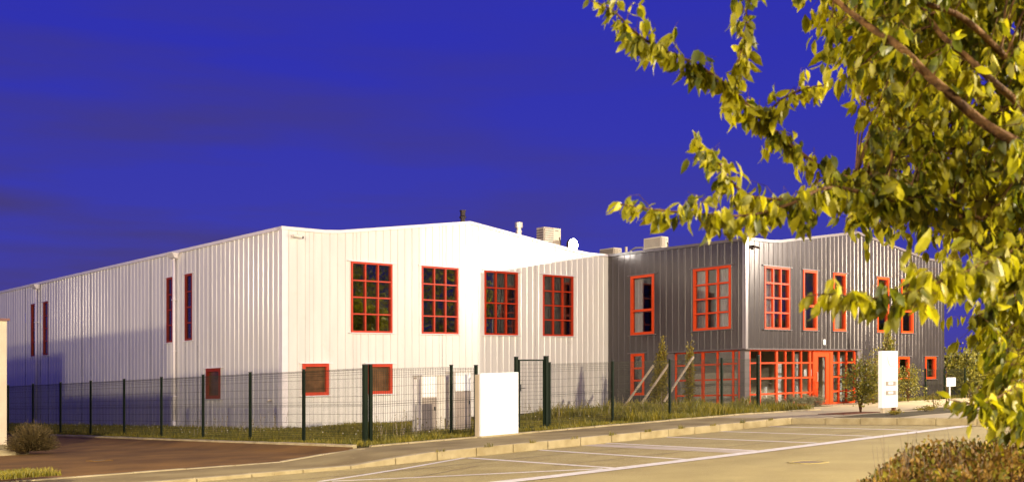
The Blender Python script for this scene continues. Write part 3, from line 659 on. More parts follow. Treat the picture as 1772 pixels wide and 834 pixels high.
# technical cabinets standing in the grass behind the fence
def cabinet(label, u0, u1, v, top, split, side):
    t = thing('utility_cabinet', label, 'cabinet', W((u0+u1)/2, v, .06), 'utility cabinets behind the fence')
    g = gz(u0); D = .38
    b = MB(); b.box(lambda a, c, z: W(a, c, g+z), u0, u1, v, v+D, 0, top); b.build('housing', CABW, t, bevel=.008)
    b = MB(); b.box(lambda a, c, z: W(a, c, g+z), u0+.01, u0+(u1-u0)*side, v-.022, v-.002, split+.01, top-.01); b.build('upper_door', PANELW, t)
    b = MB(); b.box(lambda a, c, z: W(a, c, g+z), u0+.01, u0+(u1-u0)*side, v-.022, v-.002, .03, split-.01); lo = b.build('shaded_lower_door', CABG, t)  # grey tone stands for cast shade on the cabinet's lower half
    b = MB(); b.box(lambda a, c, z: W(a, c, g+z), u0+(u1-u0)*side-.08, u0+(u1-u0)*side-.05, v-.034, v-.023, split-.35, split-.25); b.build('latch', DARKI, lo)
    b = MB(); b.box(lambda a, c, z: W(a, c, g+z), u0-.02, u1+.02, v-.03, v+D+.02, top+.001, top+.03); b.build('lid', CABW, t, bevel=.006)
    return t
cabinet('tall pale utility cabinet with shade painted on its wide lower door behind the short fence', 3.35, 4.12, 2.2, 1.48, .93, .62)
cabinet('white utility cabinet with shade painted on its lower door nearest the white panel', 4.30, 4.86, 2.0, 1.55, 1.05, .96)
pp = thing('pipe_post', 'slim pale upright pipe in the grass left of the utility cabinets', 'pipe', W(3.12, 2.2, .06))
b = MB(); b.tube([W(3.14, 2.2, .05), W(3.14, 2.2, 1.50)], .035, 10); b.build('pipe', CABW, pp, smooth=True)
b = MB(); b.tube([W(3.14, 2.2, 1.501), W(3.14, 2.2, 1.54)], .042, 10); b.build('cap', CABG, pp)

# ---------------------------------------------------------------- signs
z0 = gz(14)
sg = thing('sign_totem', 'tall white sign totem on two feet with a faint swoosh logo and two grey bars', 'sign', W(14.3, -4.85, z0))
b = MB(); b.box(uv, 13.87, 14.74, -4.90, -4.77, z0+.14, z0+1.72); b.build('panel', PANELW, sg, bevel=.008)
for a in (13.95, 14.55):
    b = MB(); b.box(uv, a, a+.10, -4.88, -4.80, z0-.02, z0+.139); b.build('foot', METALW if a < 14 else MULCH, sg)
b = MB(); b.box(uv, 13.97, 13.975, -4.906, -4.901, z0+.16, z0+1.70); b.build('joint', SIGNL, sg)
for zz in (.50, .76):
    b = MB(); b.box(uv, 14.06, 14.60, -4.910, -4.902, z0+zz, z0+zz+.115); q = b.build('bar', SIGNT, sg)
    b = MB(); b.box(uv, 14.18, 14.44, -4.915, -4.911, z0+zz+.022, z0+zz+.093); b.build('plate', PANELW, q)
    b = MB(); b.box(uv, 14.22, 14.40, -4.918, -4.916, z0+zz+.045, z0+zz+.07); b.build('lettering', SIGNL, q)
    b = MB(); b.box(uv, 14.635, 14.70, -4.910, -4.902, z0+zz+.01, z0+zz+.105); b.build('arrow_square', SIGNL, sg)
b = MB()
def stroke(pts, w):
    for (a, c), (e, f) in zip(pts, pts[1:]):
        d = Vector((e-a, f-c)); n_ = Vector((-d.y, d.x)).normalized()*w
        b.hexa([W(a-n_.x, -4.902, z0+c-n_.y), W(e-n_.x, -4.902, z0+f-n_.y), W(e-n_.x, -4.908, z0+f-n_.y), W(a-n_.x, -4.908, z0+c-n_.y), W(a+n_.x, -4.902, z0+c+n_.y), W(e+n_.x, -4.902, z0+f+n_.y), W(e+n_.x, -4.908, z0+f+n_.y), W(a+n_.x, -4.908, z0+c+n_.y)])
stroke([(14.15, 1.58), (14.18, 1.47), (14.24, 1.37), (14.32, 1.29)], .006)
stroke([(14.15, 1.58), (14.17, 1.44), (14.22, 1.35)], .005)
stroke([(14.36+.14*math.cos(t*.3), 1.40+.12*math.sin(t*.3)) for t in range(-3, 14)], .003)
stroke([(14.28, 1.13+.03*math.sin(t)) for t in (0, 1)], .003)
b.build('logo', SIGNL, sg)
b = MB(); stroke([(14.34, 1.29), (14.58, 1.29)], .009); stroke([(14.36, 1.33), (14.40, 1.33)], .006); stroke([(14.44, 1.33), (14.57, 1.33)], .006); b.build('lettering', SIGNL, sg)
ss = thing('small_sign', 'small blank white sign on a thin white post beside the path on the right', 'sign', W(18.3, -4.7, gz(13)))
b = MB(); b.tube([W(18.3, -4.7, z0-.02), W(18.3, -4.7, z0+.80)], .025, 8); b.build('post', PANELW, ss)
b = MB(); b.box(uv, 18.02, 18.60, -4.75, -4.726, z0+.66, z0+.93); b.build('plate', PANELW, ss, bevel=.004)
# mulch beds
slab('mulch_bed', [(12.9, -4.3), (14.9, -4.4), (15.1, -3.4), (13.2, -3.3)], lambda u: gz(u)+.012, MULCH, .03)
slab('planting_bed', [(11.5, -6.6), (16.5, -6.6), (16.5, -5.0), (11.5, -4.8)], lambda u: gz(u)+.006, SOIL, .02)
slab('planting_bed', [(16.7, -5.3), (25, -5.3), (25, -4.0), (16.7, -4.0)], lambda u: gz(u)+.006, SOIL, .02)
slab('planting_bed', [(18.0, 1.3), (21.7, 1.3), (21.7, 2.3), (18.0, 2.3)], lambda u: gz(u)+.010, SOIL, .02)

# ---------------------------------------------------------------- vegetation helpers
rs = np.random.RandomState(11)
def norm(a): return a/np.maximum(1e-6, np.linalg.norm(a, axis=1))[:, None]
LT = np.array([(0, 0, 0), (0, .33, .03), (0, .68, .02), (0, 1, -.10), (-.20, .28, .09), (-.19, .62, .07), (.20, .28, .09), (.19, .62, .07)])
LF = np.array([(0, 1, 4), (1, 5, 4), (1, 2, 5), (2, 3, 5), (0, 6, 1), (1, 6, 7), (1, 7, 2), (2, 7, 3)])
def frames(D):
    r = norm(rs.normal(size=D.shape)); X = norm(np.cross(D, r)); Z = np.cross(X, D); return X, Z
def leaves(P, D, S, w=1., tmpl=(LT, LF), XZ=None):
    D = norm(D); X, Z = XZ if XZ is not None else frames(D); T, F = tmpl
    V = P[:, None, :] + (T[None, :, 0, None]*w*X[:, None, :] + T[None, :, 1, None]*D[:, None, :] + T[None, :, 2, None]*Z[:, None, :])*S[:, None, None]
    Fa = F[None] + (np.arange(len(P))*len(T))[:, None, None]
    return V.reshape(-1, 3), Fa.reshape(-1, F.shape[1])
ST = np.array([(0, 0, 0), (-.22, .5, .05), (0, 1, 0), (.22, .5, .05)]); SF = np.array([(0, 1, 2), (0, 2, 3)])
def tubes(mb, segs):
    for p, r in segs: mb.tube(p, r, 5, cap=False)
def shrub(name, label, base, rad, h, n, ls, m, cat='shrub', group=None, z_lo=.05, stems=7, taper=.0, upright=.3, stem_m=None, lean=(0, 0), kind=None, w=1.3, vis=.0):
    t = thing(name, label, cat, base, group); B = np.array(base)
    cl = rs.normal(size=(max(6, int(n/45)), 3)); cl = norm(cl)*(.35+.62*rs.uniform(size=(len(cl), 1)))
    P = cl[rs.randint(len(cl), size=n)] + rs.normal(size=(n, 3))*.20
    zz = np.clip((P[:, 2]+1)/2, 0, 1.06); sc = rad*(1-taper*zz)
    Q = np.stack([P[:, 0]*sc, P[:, 1]*sc, z_lo + zz*(h-z_lo)], 1); Q[:, 0] += lean[0]*zz; Q[:, 1] += lean[1]*zz
    D = norm(P)*.7 + rs.normal(size=(n, 3))*.5; D[:, 2] += upright
    V, F = leaves(Q+B, D, ls*rs.uniform(.6, 1.3, n), w=w, tmpl=(ST, SF))
    raw('foliage', V, F, m, base, t, 'stuff')
    mb = MB()
    for i in range(stems):
        a = rnd.uniform(0, 6.28); r = rnd.uniform(.2, .75)*rad
        mb.tube([B, B+np.array([lean[0]*.5+r*.5*math.cos(a), lean[1]*.5+r*.5*math.sin(a), h*.45]), B+np.array([lean[0]+r*(1-taper)*math.cos(a), lean[1]+r*(1-taper)*math.sin(a), h*.9])], [max(.006, .016*h), max(.005, .011*h), .003], 5)
    mb.build('stems', stem_m or BARK, t)
    return t

# ---- grass, tall weeds, flowers behind the fence
def blades(n, us, vs, hf, name, wdt=.006, seed=0):
    u = rs.uniform(us[0], us[1], n); v = rs.uniform(vs[0], vs[1], n)
    keep = rs.uniform(size=n) < 1; u = u[keep]; v = v[keep]; n = len(u)
    # clumping
    k = np.sin(u*2.3+np.sin(v*1.7)*2)*.5+.5; k = .55+.6*k*rs.uniform(size=n)
    X = A0+u*.7302-v*.6832; Y = A1+u*.6832+v*.7302; Z = .045+.0155*np.clip(u, -3, 13)+SHEAR*X
    h = hf(u, v)*k*rs.uniform(.5, 1.3, n); a = rs.uniform(0, 6.28, n); l = h*rs.uniform(.1, .6, n); b_ = rs.uniform(0, 6.28, n)
    P = np.stack([X, Y, Z], 1); dx = np.stack([np.cos(a), np.sin(a), np.zeros(n)], 1)*wdt*(1+h*1.5)[:, None]
    mid = P + np.stack([np.cos(b_)*l*.3, np.sin(b_)*l*.3, h*.6], 1); tip = P + np.stack([np.cos(b_)*l, np.sin(b_)*l, h], 1)
    V = np.stack([P-dx, P+dx, mid+dx*.7, mid-dx*.7, tip], 1).reshape(-1, 3)
    F = (np.array([(0, 1, 2), (0, 2, 3), (3, 2, 4)])[None] + (np.arange(n)*5)[:, None, None]).reshape(-1, 3)
    o = raw(name, V, F, GRASS, V[0], None, 'stuff'); return o
g_ = blades(42000, (-.55, 7.), (-.85, 9.4), lambda u, v: .10+.05*(v < .6)+.05*np.sin(u*3)**2, 'grass'); tag(g_, 'short green grass between the corner post, the gate and the white facade', 'grass')
g_ = blades(26000, (-.55, 3.6), (9.4, 34), lambda u, v: .15+0*u, 'grass', .009); tag(g_, 'narrow grass strip along the long white side wall', 'grass')
g_ = blades(52000, (7., 17.1), (-.85, 6.5), lambda u, v: .13+.15*(u > 8.6)*(.5+.5*np.sin(u*1.7+v))+.10*(v < 1)*(u > 8.5), 'grass'); tag(g_, 'long unmown grass and weeds around the stakes in front of the charcoal wall', 'grass')
g_ = blades(9000, (9.5, 17.1), (1.2, 5.0), lambda u, v: .42+0*u, 'grass', .012); tag(g_, 'tall weeds before the glazed ground floor', 'weeds')
g_ = blades(5000, (-9.6, -7.6), (-2.3, -.7), lambda u, v: .12+0*u, 'grass', .007); tag(g_, 'grass tuft at the lower left corner by the court kerb', 'grass')
g_ = blades(7000, (26.8, 34), (2.0, 2.9), lambda u, v: .16+0*u, 'grass', .010); tag(g_, 'thin grass strip at the foot of the charcoal gable wall', 'grass')
g_ = blades(1200, (-1.3, 11.1), (-3.79, -3.765), lambda u, v: .10*(np.sin(u*5.1) > .82), 'grass', .006); tag(g_, 'small weed tufts in the joint at the foot of the kerb', 'weeds')
def weeds(n, us, vs, hmin, hmax, label):
    mb = MB(); Pp = []
    for i in range(n):
        u = rnd.uniform(*us); v = rnd.uniform(*vs); h = rnd.uniform(hmin, hmax); a = rnd.uniform(0, 6.28); l = h*.15
        p0 = W(u, v, gz(u)); p1 = p0+Vector((l*math.cos(a), l*math.sin(a), h)); mb.tube([p0, (p0+p1)/2+Vector((0, 0, .01)), p1], .0035, 3, cap=False)
        for k in range(7): q = p0.lerp(p1, .35+.65*k/7); Pp.append(q)
    Pp = np.array(Pp); V, F = leaves(Pp, rs.normal(size=Pp.shape)+np.array([0, 0, .6]), rs.uniform(.02, .07, len(Pp)), tmpl=(ST, SF))
    t = thing('weeds', label, 'weeds', Pp[0]); mb.build('stems', STAKE, t, recalc=False)['kind'] = 'stuff'; raw('leaves', V, F, LEAFS, Pp[0], t, 'stuff')
weeds(46, (1.0, 4.6), (.2, 2.2), .2, .55, 'loose tall weeds round the feet of the utility cabinets')
weeds(26, (.3, 3.0), (7.8, 9.3), .3, .7, 'thin weed stalks against the white wall under the small windows')
weeds(70, (8.5, 16.5), (.5, 5.5), .35, .75, 'leggy weeds among the leaning stakes')
weeds(40, (6.2, 17.), (7.5, 9.2), .2, .5, 'weed stalks at the foot of the white facade right of the gate')
mb = MB()
for i in range(170):
    v = rnd.uniform(.5, 30); u = rnd.uniform(.3, 3.3); 
    if i % 3 == 0: u = rnd.uniform(6, 16); v = rnd.uniform(.2, 8)
    p = W(u, v, gz(u)+rnd.uniform(.12, .24)); r = .016
    mb.add([p+Vector((r, 0, 0)), p+Vector((0, r, 0)), p+Vector((-r, 0, 0)), p+Vector((0, -r, 0)), p+Vector((0, 0, r)), p-Vector((0, 0, r))], [(0, 1, 4), (1, 2, 4), (2, 3, 4), (3, 0, 4), (1, 0, 5), (2, 1, 5), (3, 2, 5), (0, 3, 5)])
o = mb.build('daisies', FLOWER); o['kind'] = 'stuff'; tag(o, 'tiny white flower heads scattered through the grass', 'flowers')

# ---- columnar shrubs with leaning stakes
shr = [((14.95, 4.15), 2.42, (.35, .1), 'narrow columnar shrub leaning right, leftmost of the three by the charcoal wall'),
       ((15.25, 4.0), 2.40, (.05, 0), 'dark straight columnar shrub, middle of the three by the charcoal wall'),
       ((16.25, 3.6), 2.50, (.02, 0), 'yellowish columnar shrub before the glazing, right of the three staked ones')]
for i, ((u, v), h, ln, lb) in enumerate(shr):
    shrub('columnar_shrub', lb, W(u, v, gz(13)), .19, h, 1900, .075, LEAFY, 'shrub', 'staked columnar shrubs', stems=4, taper=.25, upright=.9, lean=ln)
def stake(label, p0, p1):
    t = MB(); t.tube([p0, p1], .042, 8); o = t.build('stake', STAKE); tag(o, label, 'stake', 'leaning wooden stakes')
Wp = lambda px, py, Y: Vector(((px-886)/1931*Y, Y, 1.233+(669.4-py)/1931*Y))
stake('leaning wooden stake nearest the white building', Vector((3.58, 37.2, .36)), Vector((4.72, 37.2, 1.96)))
stake('leaning wooden stake in the middle crossing the first shrub', Vector((3.96, 36.8, .25)), Vector((5.19, 36.8, 2.02)))
stake('leaning wooden stake furthest right before the glazing', Vector((5.04, 37.0, .75)), Vector((6.08, 37.4, 2.25)))
# ---- shrubs round the entrance
for i, (u_, r, h, lb) in enumerate([(18.38, .34, .40, 'round grey green cushion shrub left of the glazed front'), (19.2, .22, .20, 'small low cushion shrub between two round ones before the glazing'), (19.85, .40, .42, 'largest round cushion shrub under the glazed front'), (20.6, .36, .38, 'round cushion shrub second from the entrance door'), (21.25, .34, .36, 'rightmost cushion shrub beside the entrance door')]):
    shrub('cushion_shrub', lb, W(u_, 1.75, gz(13)), r, h, 2400, .05, LEAFG, 'shrub', 'cushion shrubs along the glazed front', z_lo=.0, stems=5, upright=.6, w=.7)
shrub('young_tree', 'leafy young shrub tree standing in the mulch left of the sign totem', W(14.3, -4.0, gz(14)), .42, 1.50, 1500, .075, LEAFS, 'tree', z_lo=.22, stems=9, w=1.6)
shrub('conifer', 'narrow pointed green conifer rising behind the sign totem', W(26.1, 1.5, gz(14)), .52, 3.0, 3200, .09, LEAFS, 'tree', stems=2, taper=.75, upright=.8)
shrub('bushy_shrub', 'dark bushy shrub just left of the sign totem against the charcoal wall', W(24.4, 1.2, gz(14)), .62, 1.95, 2800, .08, LEAFS, 'shrub', stems=7)
shrub('bushy_shrub', 'dark shrub partly hidden by the right side of the sign totem', W(27.3, 1.3, gz(14)), .55, 1.4, 1500, .08, LEAFS, 'shrub', stems=6)
for i, (u, v, r, h, lb) in enumerate([(12.9, -5.8, .22, .14, 'tiny plant at the left foot of the sign totem'), (15.4, -5.4, .32, .16, 'low flowering plant just right of the sign totem'), (16.1, -5.9, .30, .14, 'low flowering plant second right of the sign totem'), (17.9, -4.4, .25, .5, 'dry tufted plant just left of the small sign post'), (20.0, -4.6, .3, .55, 'grassy tuft right of the small sign post')]):
    shrub('low_plant', lb, W(u, v, gz(14)), r, h, 420, .05, LEAFY, 'plant', 'low plants in the bed by the sign', z_lo=0, stems=4, upright=.9, w=.8)
for i, (u, v, r, h, lb) in enumerate([(35.5, 3.5, 1.5, 2.3, 'dark green bush at the right end of the charcoal building'), (38.5, 2.5, 1.8, 2.8, 'big dark bush behind the small sign on the right'), (42.5, 2.0, 2.2, 3.6, 'tall dark bush far right behind the tree leaves'), (47., 1.0, 2.4, 4.2, 'tallest dark bush at the far right edge')]):
    shrub('bush', lb, W(u, v, gz(14)), r, h, 5200, .16, LEAFS, 'bush', 'bushes beyond the charcoal building', stems=10)
shrub('rose_bush', 'small rose bush with orange blooms at the end of the parking kerb', W(17.6, -9.2, gz(14)), .4, .42, 500, .06, LEAFS, 'shrub', stems=5)
sap = thing('sapling', 'thin bare sapling right of the small sign post', 'sapling', W(20.8, -3.4, gz(14)))
b = MB(); b.tube([W(20.8, -3.4, .2), W(20.82, -3.4, .9), W(20.85, -3.38, 1.5)], [.02, .015, .008], 6); b.build('trunk', BARK, sap)
b = MB()
for k in range(6): p = W(20.82, -3.4, .7+.13*k); b.tube([p, p+Vector((.22*math.cos(k*2.1), .22*math.sin(k*2.1), .16))], [.008, .003], 4)
b.build('twigs', BARK, sap)
# ---- lavender by the beige wall
lv = thing('lavender_bush', 'broad brown lavender bush beside the beige wall at the left edge', 'shrub', W(-4.55, 7.45, 0))
n = 2100; a = rs.uniform(0, 6.28, n); e = np.arccos(rs.uniform(.12, 1, n)); Ln = rs.uniform(.55, .98, n)*(1-.12*np.sin(e))
B = np.array(W(-4.55, 7.45, -.03)); D = np.stack([np.sin(e)*np.cos(a), np.sin(e)*np.sin(a), np.cos(e)*.9], 1)
P0 = B + D*.12; tipp = B + D*Ln[:, None]*np.array([.80, .80, .88]) + rs.normal(size=(n, 3))*.02
X = norm(np.cross(D, rs.normal(size=(n, 3))))*.004
V = np.stack([P0-X, P0+X, tipp+X*.6, tipp-X*.6], 1).reshape(-1, 3); F = (np.array([(0, 1, 2), (0, 2, 3)])[None]+(np.arange(n)*4)[:, None, None]).reshape(-1, 3)
raw('stems', V, F, LAV, B, lv, 'stuff')
k = 9000; idx = rs.randint(n, size=k); tt = rs.uniform(.45, 1, k)[:, None]; Q = P0[idx]*(1-tt)+tipp[idx]*tt + rs.normal(size=(k, 3))*.012
V, F = leaves(Q, D[idx]+rs.normal(size=(k, 3))*.4, rs.uniform(.03, .06, k), w=.6, tmpl=(ST, SF)); raw('foliage', V, F, LAV, B, lv, 'stuff')

# ---------------------------------------------------------------- the big leafy tree on the right
BR={
'A':[(0.373,5.3,3.065),(0.482,5.35,3.038),(0.598,5.4,2.943),(0.752,5.5,2.889),(0.925,5.6,2.849),(1.104,5.7,2.766),(1.244,5.8,2.673),(1.433,5.9,2.545),(1.659,6.0,2.412),(1.94,6.1,2.305),(2.395,6.3,2.21),(2.942,6.5,2.207),(3.534,6.6,2.154)],
'B':[(1.21,5.7,3.298),(1.198,5.7,3.179),(1.193,5.7,3.032),(1.157,5.7,2.884),(1.149,5.75,2.735),(1.244,5.8,2.643)],
'C':[(1.583,5.6,2.745),(1.504,5.65,2.747),(1.411,5.75,2.726),(1.319,5.8,2.643),(1.345,5.85,2.579)],
'D':[(0.87,5.3,2.445),(0.895,5.3,2.362),(0.99,5.4,2.336),(1.071,5.5,2.251),(1.201,5.6,2.188),(1.429,5.7,2.191),(1.632,5.9,2.27)],
'E':[(0.49,5.2,2.088),(0.603,5.2,2.066),(0.752,5.3,2.066),(0.953,5.35,2.057),(1.168,5.45,2.072),(1.404,5.6,2.153),(1.664,5.8,2.267),(2.129,6.1,2.242)],
'F':[(1.213,4.6,1.608),(1.32,4.6,1.617),(1.454,4.65,1.602),(1.616,4.7,1.616),(1.825,4.8,1.679),(2.246,5.2,1.824),(2.651,5.6,1.956),(3.46,6.4,2.026)],
'G':[(1.688,6.6,3.726),(1.983,6.5,3.402),(2.217,6.4,3.186),(2.366,6.4,3.037),(2.499,6.4,2.921),(2.698,6.4,2.749),(2.937,6.4,2.616),(3.413,6.5,2.375)],
'H':[(2.408,6.9,3.839),(2.585,6.8,3.414),(2.755,6.7,3.191),(2.919,6.6,2.974),(3.466,6.6,2.564)],
'I':[(2.03,5.2,1.178),(2.165,5.2,1.151),(2.388,5.4,1.203),(2.745,5.8,1.321),(3.477,6.4,1.596)],
'J':[(2.583,7.4,2.84),(2.811,7.2,2.722),(3.096,7.0,2.536),(3.588,6.7,2.237)],
'K':[(2.212,5.9,1.567),(2.467,6.0,1.62),(2.761,6.1,1.705),(3.497,6.5,1.904)],
'L':[(1.876,5.9,3.523),(2.187,6.0,3.313),(2.614,6.2,3.19),(3.38,6.5,2.746)],
'M':[(2.03,6.6,2.461),(2.269,6.5,2.274),(2.605,6.5,2.14),(3.009,6.5,2.073),(3.551,6.6,2.017)],
}

BR['K'] = [(2.45, 5.95, 1.60)] + BR['K'][2:]
tr = thing('leafy_tree', 'big leafy tree with drooping yellow green leaves reaching in from the right', 'tree', (3.55, 6.5, -.1))
TB = np.array([3.55, 6.5, -.12])
b = MB(); b.tube([TB, TB+[0, .02, .8], TB+[.03, 0, 1.6], TB+[-.02, .03, 2.3], TB+[.05, .05, 3.2], TB+[.1, 0, 4.3]], [.15, .115, .105, .095, .075, .04], 12); b.build('trunk', BARK, tr, smooth=True)
def resample(pts, step):
    pts = [np.array(p, float) for p in pts]; o = []
    P = [2*pts[0]-pts[1]] + pts + [2*pts[-1]-pts[-2]]
    for i in range(1, len(P)-2):
        n_ = max(2, int(np.linalg.norm(P[i+1]-P[i])/step))
        for k in range(n_):
            t = k/n_; o.append(.5*((2*P[i])+(-P[i-1]+P[i+1])*t+(2*P[i-1]-5*P[i]+4*P[i+1]-P[i+2])*t*t+(-P[i-1]+3*P[i]-3*P[i+1]+P[i+2])*t**3))
    o.append(pts[-1]); return np.array(o)
LP, LD, LS_ = [], [], []; nodes = []
for key, k_ in (('G', 5.55/6.4), ('H', 5.8/6.7), ('L', .93)):
    BR[key] = [(x*k_, y*k_, 1.233+(z-1.233)*k_) if i_ < len(BR[key])-1 else (3.5, 6.45, 2.4) for i_, (x, y, z) in enumerate(BR[key])]
rad = {'A': .022, 'B': .010, 'C': .009, 'D': .012, 'E': .014, 'F': .013, 'G': .036, 'H': .026, 'I': .013, 'J': .018, 'K': .014, 'L': .022, 'M': .022}
DOWN = np.array([0, 0, -1.])
def leafat(p, tan, s=1., droop=1.0):
    LP.append(p); d = DOWN*rs.uniform(.6, 1.6)*droop + rs.normal(size=3)*.36 + tan*.35; LD.append(d); LS_.append(s*(.050+.072*rs.beta(1.6, 1.6)))
def twig(p, q, nl, s=1., r=.0035):
    p = np.array(p); q = np.array(q); m = (p+q)/2+rs.normal(size=3)*.03+[0, 0, .03]
    mbT.tube([p, m, q], [r, r*.7, r*.35], 4, cap=False)
    tan = (q-p)/max(1e-3, np.linalg.norm(q-p))
    for k in range(nl):
        t = .25+.75*(k+rs.uniform())/nl; c = (1-t)**2*p+2*t*(1-t)*m+t*t*q
        leafat(c+rs.normal(size=3)*.008, tan, s)
mbT = MB()
for key, pts in BR.items():
    R_ = resample(pts, .03); n_ = len(R_); r1 = rad[key]
    rr = [.003 + (r1-.003)*(i/n_)**.8 for i in range(n_)]
    if key in 'GHL': rr = [.010+(r1*1.15-.010)*(i/n_)**.9 for i in range(n_)]
    b = MB(); b.tube(R_[::2], rr[::2], 8 if r1 > .015 else 6); b.build('branch', BARK, tr, smooth=True, recalc=False)
    nodes += [(q, key) for q in R_[::2]]
    if key in 'ABCDEFIK':
        end = {'A': 2.5, 'B': 9, 'C': 9, 'D': 9, 'E': 2.6, 'F': 2.7, 'I': 3.2, 'K': 3.2}[key]
        for i in range(n_-1):
            if R_[i][0] > end: break
            tan = R_[max(0, i-1)]-R_[i+1]; tan = tan/max(1e-6, np.linalg.norm(tan)); f = min(1, i/18)
            for _ in range(rs.randint(1, 5)): leafat(R_[i]+rs.normal(size=3)*.012, tan, .8+.35*f)
            if i > 2 and rs.uniform() < .75:
                d = tan*rs.uniform(.2, .9)+rs.normal(size=3)*np.array([.6, .8, .5]); d /= np.linalg.norm(d); ln = rs.uniform(.05, .21)*(.5+.5*f)
                twig(R_[i], R_[i]+d*ln, 5, .85+.25*f, .002)
# crown mass: twigs grown towards points spread through the crown's volume
POLY = [(1.58, 4.3), (1.78, 3.30), (1.92, 3.08), (1.98, 2.95), (2.08, 2.78), (2.03, 2.60), (2.15, 2.46), (1.86, 2.42), (1.74, 2.30), (1.86, 2.16), (2.05, 2.16), (2.30, 2.10), (2.60, 2.02), (2.72, 1.97), (2.66, 1.84), (2.62, 1.71), (2.64, 1.58), (2.68, 1.40), (2.76, 1.31), (2.74, 1.14), (2.68, 1.0), (2.70, .93), (3.0, .86), (3.6, .90), (4.4, 1.1), (5.3, 1.8), (5.5, 3.4), (5.2, 4.3)]
def inside(x, z):
    c = False; j = len(POLY)-1
    for i in range(len(POLY)):
        (xi, zi), (xj, zj) = POLY[i], POLY[j]
        if (zi > z) != (zj > z) and x < (xj-xi)*(z-zi)/(zj-zi)+xi: c = not c
        j = i
    return c
NP = np.array([q for q, _ in nodes]); cnt = 0
while cnt < 1300:
    x = rs.uniform(1.5, 5.5) if rs.uniform() < .22 else rs.uniform(1.5, 3.4); z = rs.uniform(.85, 4.3)
    if not inside(x, z): continue
    y = rs.uniform(5.85, 7.9) if x > 2.1 else rs.uniform(6.0, 7.3)
    k = y/6.3 if x < 3.4 else 1; q = np.array([x*k, y, 1.233+(z-1.233)*k])
    d = np.linalg.norm(NP-q, axis=1); i = int(np.argmin(d)); p = NP[i]
    if d[i] > .75: p = q + (np.array([3.6, 6.6, q[2]+.1])-q)*.3/max(.3, np.linalg.norm(np.array([3.6, 6.6, q[2]])-q))
    elif d[i] > .3: mbT.tube([p, (p+q)/2+[0, 0, .05], q], [.007, .005, .003], 4, cap=False); p = p+(q-p)*.45
    twig(p, q, rs.randint(9, 15), .95, .003)
    for _ in range(2):
        d2 = norm(rs.normal(size=(1, 3)))[0]; twig(q, q+d2*rs.uniform(.10, .26), 6, 1.05, .002)
    cnt += 1
# sprays of leaves growing on the near side of the big limbs
for key in 'GHL':
    for q in resample(BR[key], .05):
        if q[0] < 3.3 and rs.uniform() < .60:
            d = rs.normal(size=3)*[.8, .25, .8]+[0, -.35, .1]; d /= np.linalg.norm(d); ln = rs.uniform(.10, .34); twig(q, q+d*ln, rs.randint(6, 11), 1.05, .0028)
mbT.build('twigs', BARK, tr, recalc=False)['kind'] = 'stuff'
LP = np.array(LP); LD = norm(np.array(LD)); LS_ = np.array(LS_)
X_, Z_ = frames(LD)
# the 300 nearest leaves in view are single leaves, the rest one mass
tx = LP[:, 0]/LP[:, 1]; tz = (LP[:, 2]-1.233)/LP[:, 1]
seen = (tx < .455) & (tz > -.08) & (tz < .34)
score = np.where(seen, LS_/LP[:, 1], 0); order = np.argsort(-score); single = order[:300]; rest = order[300:]
V, F = leaves(LP[rest], LD[rest], LS_[rest], XZ=(X_[rest], Z_[rest])); raw('foliage', V, F, LEAF, TB, tr, 'stuff')
lm = bpy.data.meshes.new('leaf'); lm.from_pydata([tuple(q) for q in LT], [], [tuple(int(i) for i in q) for q in LF]); lm.materials.append(LEAF)
for i in single:
    o = bpy.data.objects.new('leaf', lm); COL.objects.link(o); o.parent = tr
    M = Matrix((X_[i], LD[i], Z_[i])).transposed().to_4x4(); 
    o.matrix_local = Matrix.Translation(Vector(LP[i])-WL[tr]) @ M @ Matrix.Scale(float(LS_[i]), 4)
print('leaves', len(LP))

# ---------------------------------------------------------------- hedge at the lower right
hd = thing('hedge', 'low reddish brown clipped hedge in the lower right corner', 'hedge', (3.5, 6.5, -.1))
n = 44000; y = rs.uniform(5.9, 7.5, n); x = 1.62+(y-5.9)*.36+4.4*rs.uniform(size=n)**1.25
top = .66+.16*np.clip((x-1.75)/.9, 0, 1)+.03*np.sin(x*7)+.03*np.sin(x*17+y*5)
top = top - .30*np.clip((2.02+(y-5.9)*.36-x)/.4, 0, 1)
z = np.where(rs.uniform(size=n) < .62, top-rs.exponential(.07, n), rs.uniform(-.05, 1, n)*top) + rs.normal(size=n)*.018
P = np.stack([x, y, z], 1); D = rs.normal(size=(n, 3))*.55; D[:, 2] += .75
kk = rs.uniform(size=n) < .72
V, F = leaves(P[kk], D[kk], rs.uniform(.02, .046, kk.sum()), w=1.1, tmpl=(LT, LF)); raw('foliage', V, F, HEDGE, (3.5, 6.5, 0), hd, 'stuff')
V, F = leaves(P[~kk], D[~kk], rs.uniform(.02, .05, (~kk).sum()), w=1.1, tmpl=(LT, LF)); o = raw('green_foliage', V, F, HEDGEG, (3.5, 6.5, 0), hd, 'stuff')
mb = MB()
for i in range(2200):
    yy = rnd.uniform(5.95, 7.4); xx = 1.78+(yy-5.9)*.36+4.3*rnd.random()**1.2; h = .60+.16*min(1, max(0, (xx-1.75)/.9))+rnd.uniform(-.14, .09) - .25*max(0, min(1, (2.15+(yy-5.9)*.36-xx)/.4))
    p = Vector((xx, yy, -.12)); mb.tube([p, p+Vector((rnd.uniform(-.06, .06), rnd.uniform(-.06, .06), h*.6+.06)), p+Vector((rnd.uniform(-.12, .12), rnd.uniform(-.1, .1), h+.1))], [.006, .004, .0025], 4, cap=False)
mb.build('stems', mat('reddish hedge stems', (.26, .12, .055), .8, col2=(.17, .08, .035), vscale=9), hd, recalc=False)['kind'] = 'stuff'
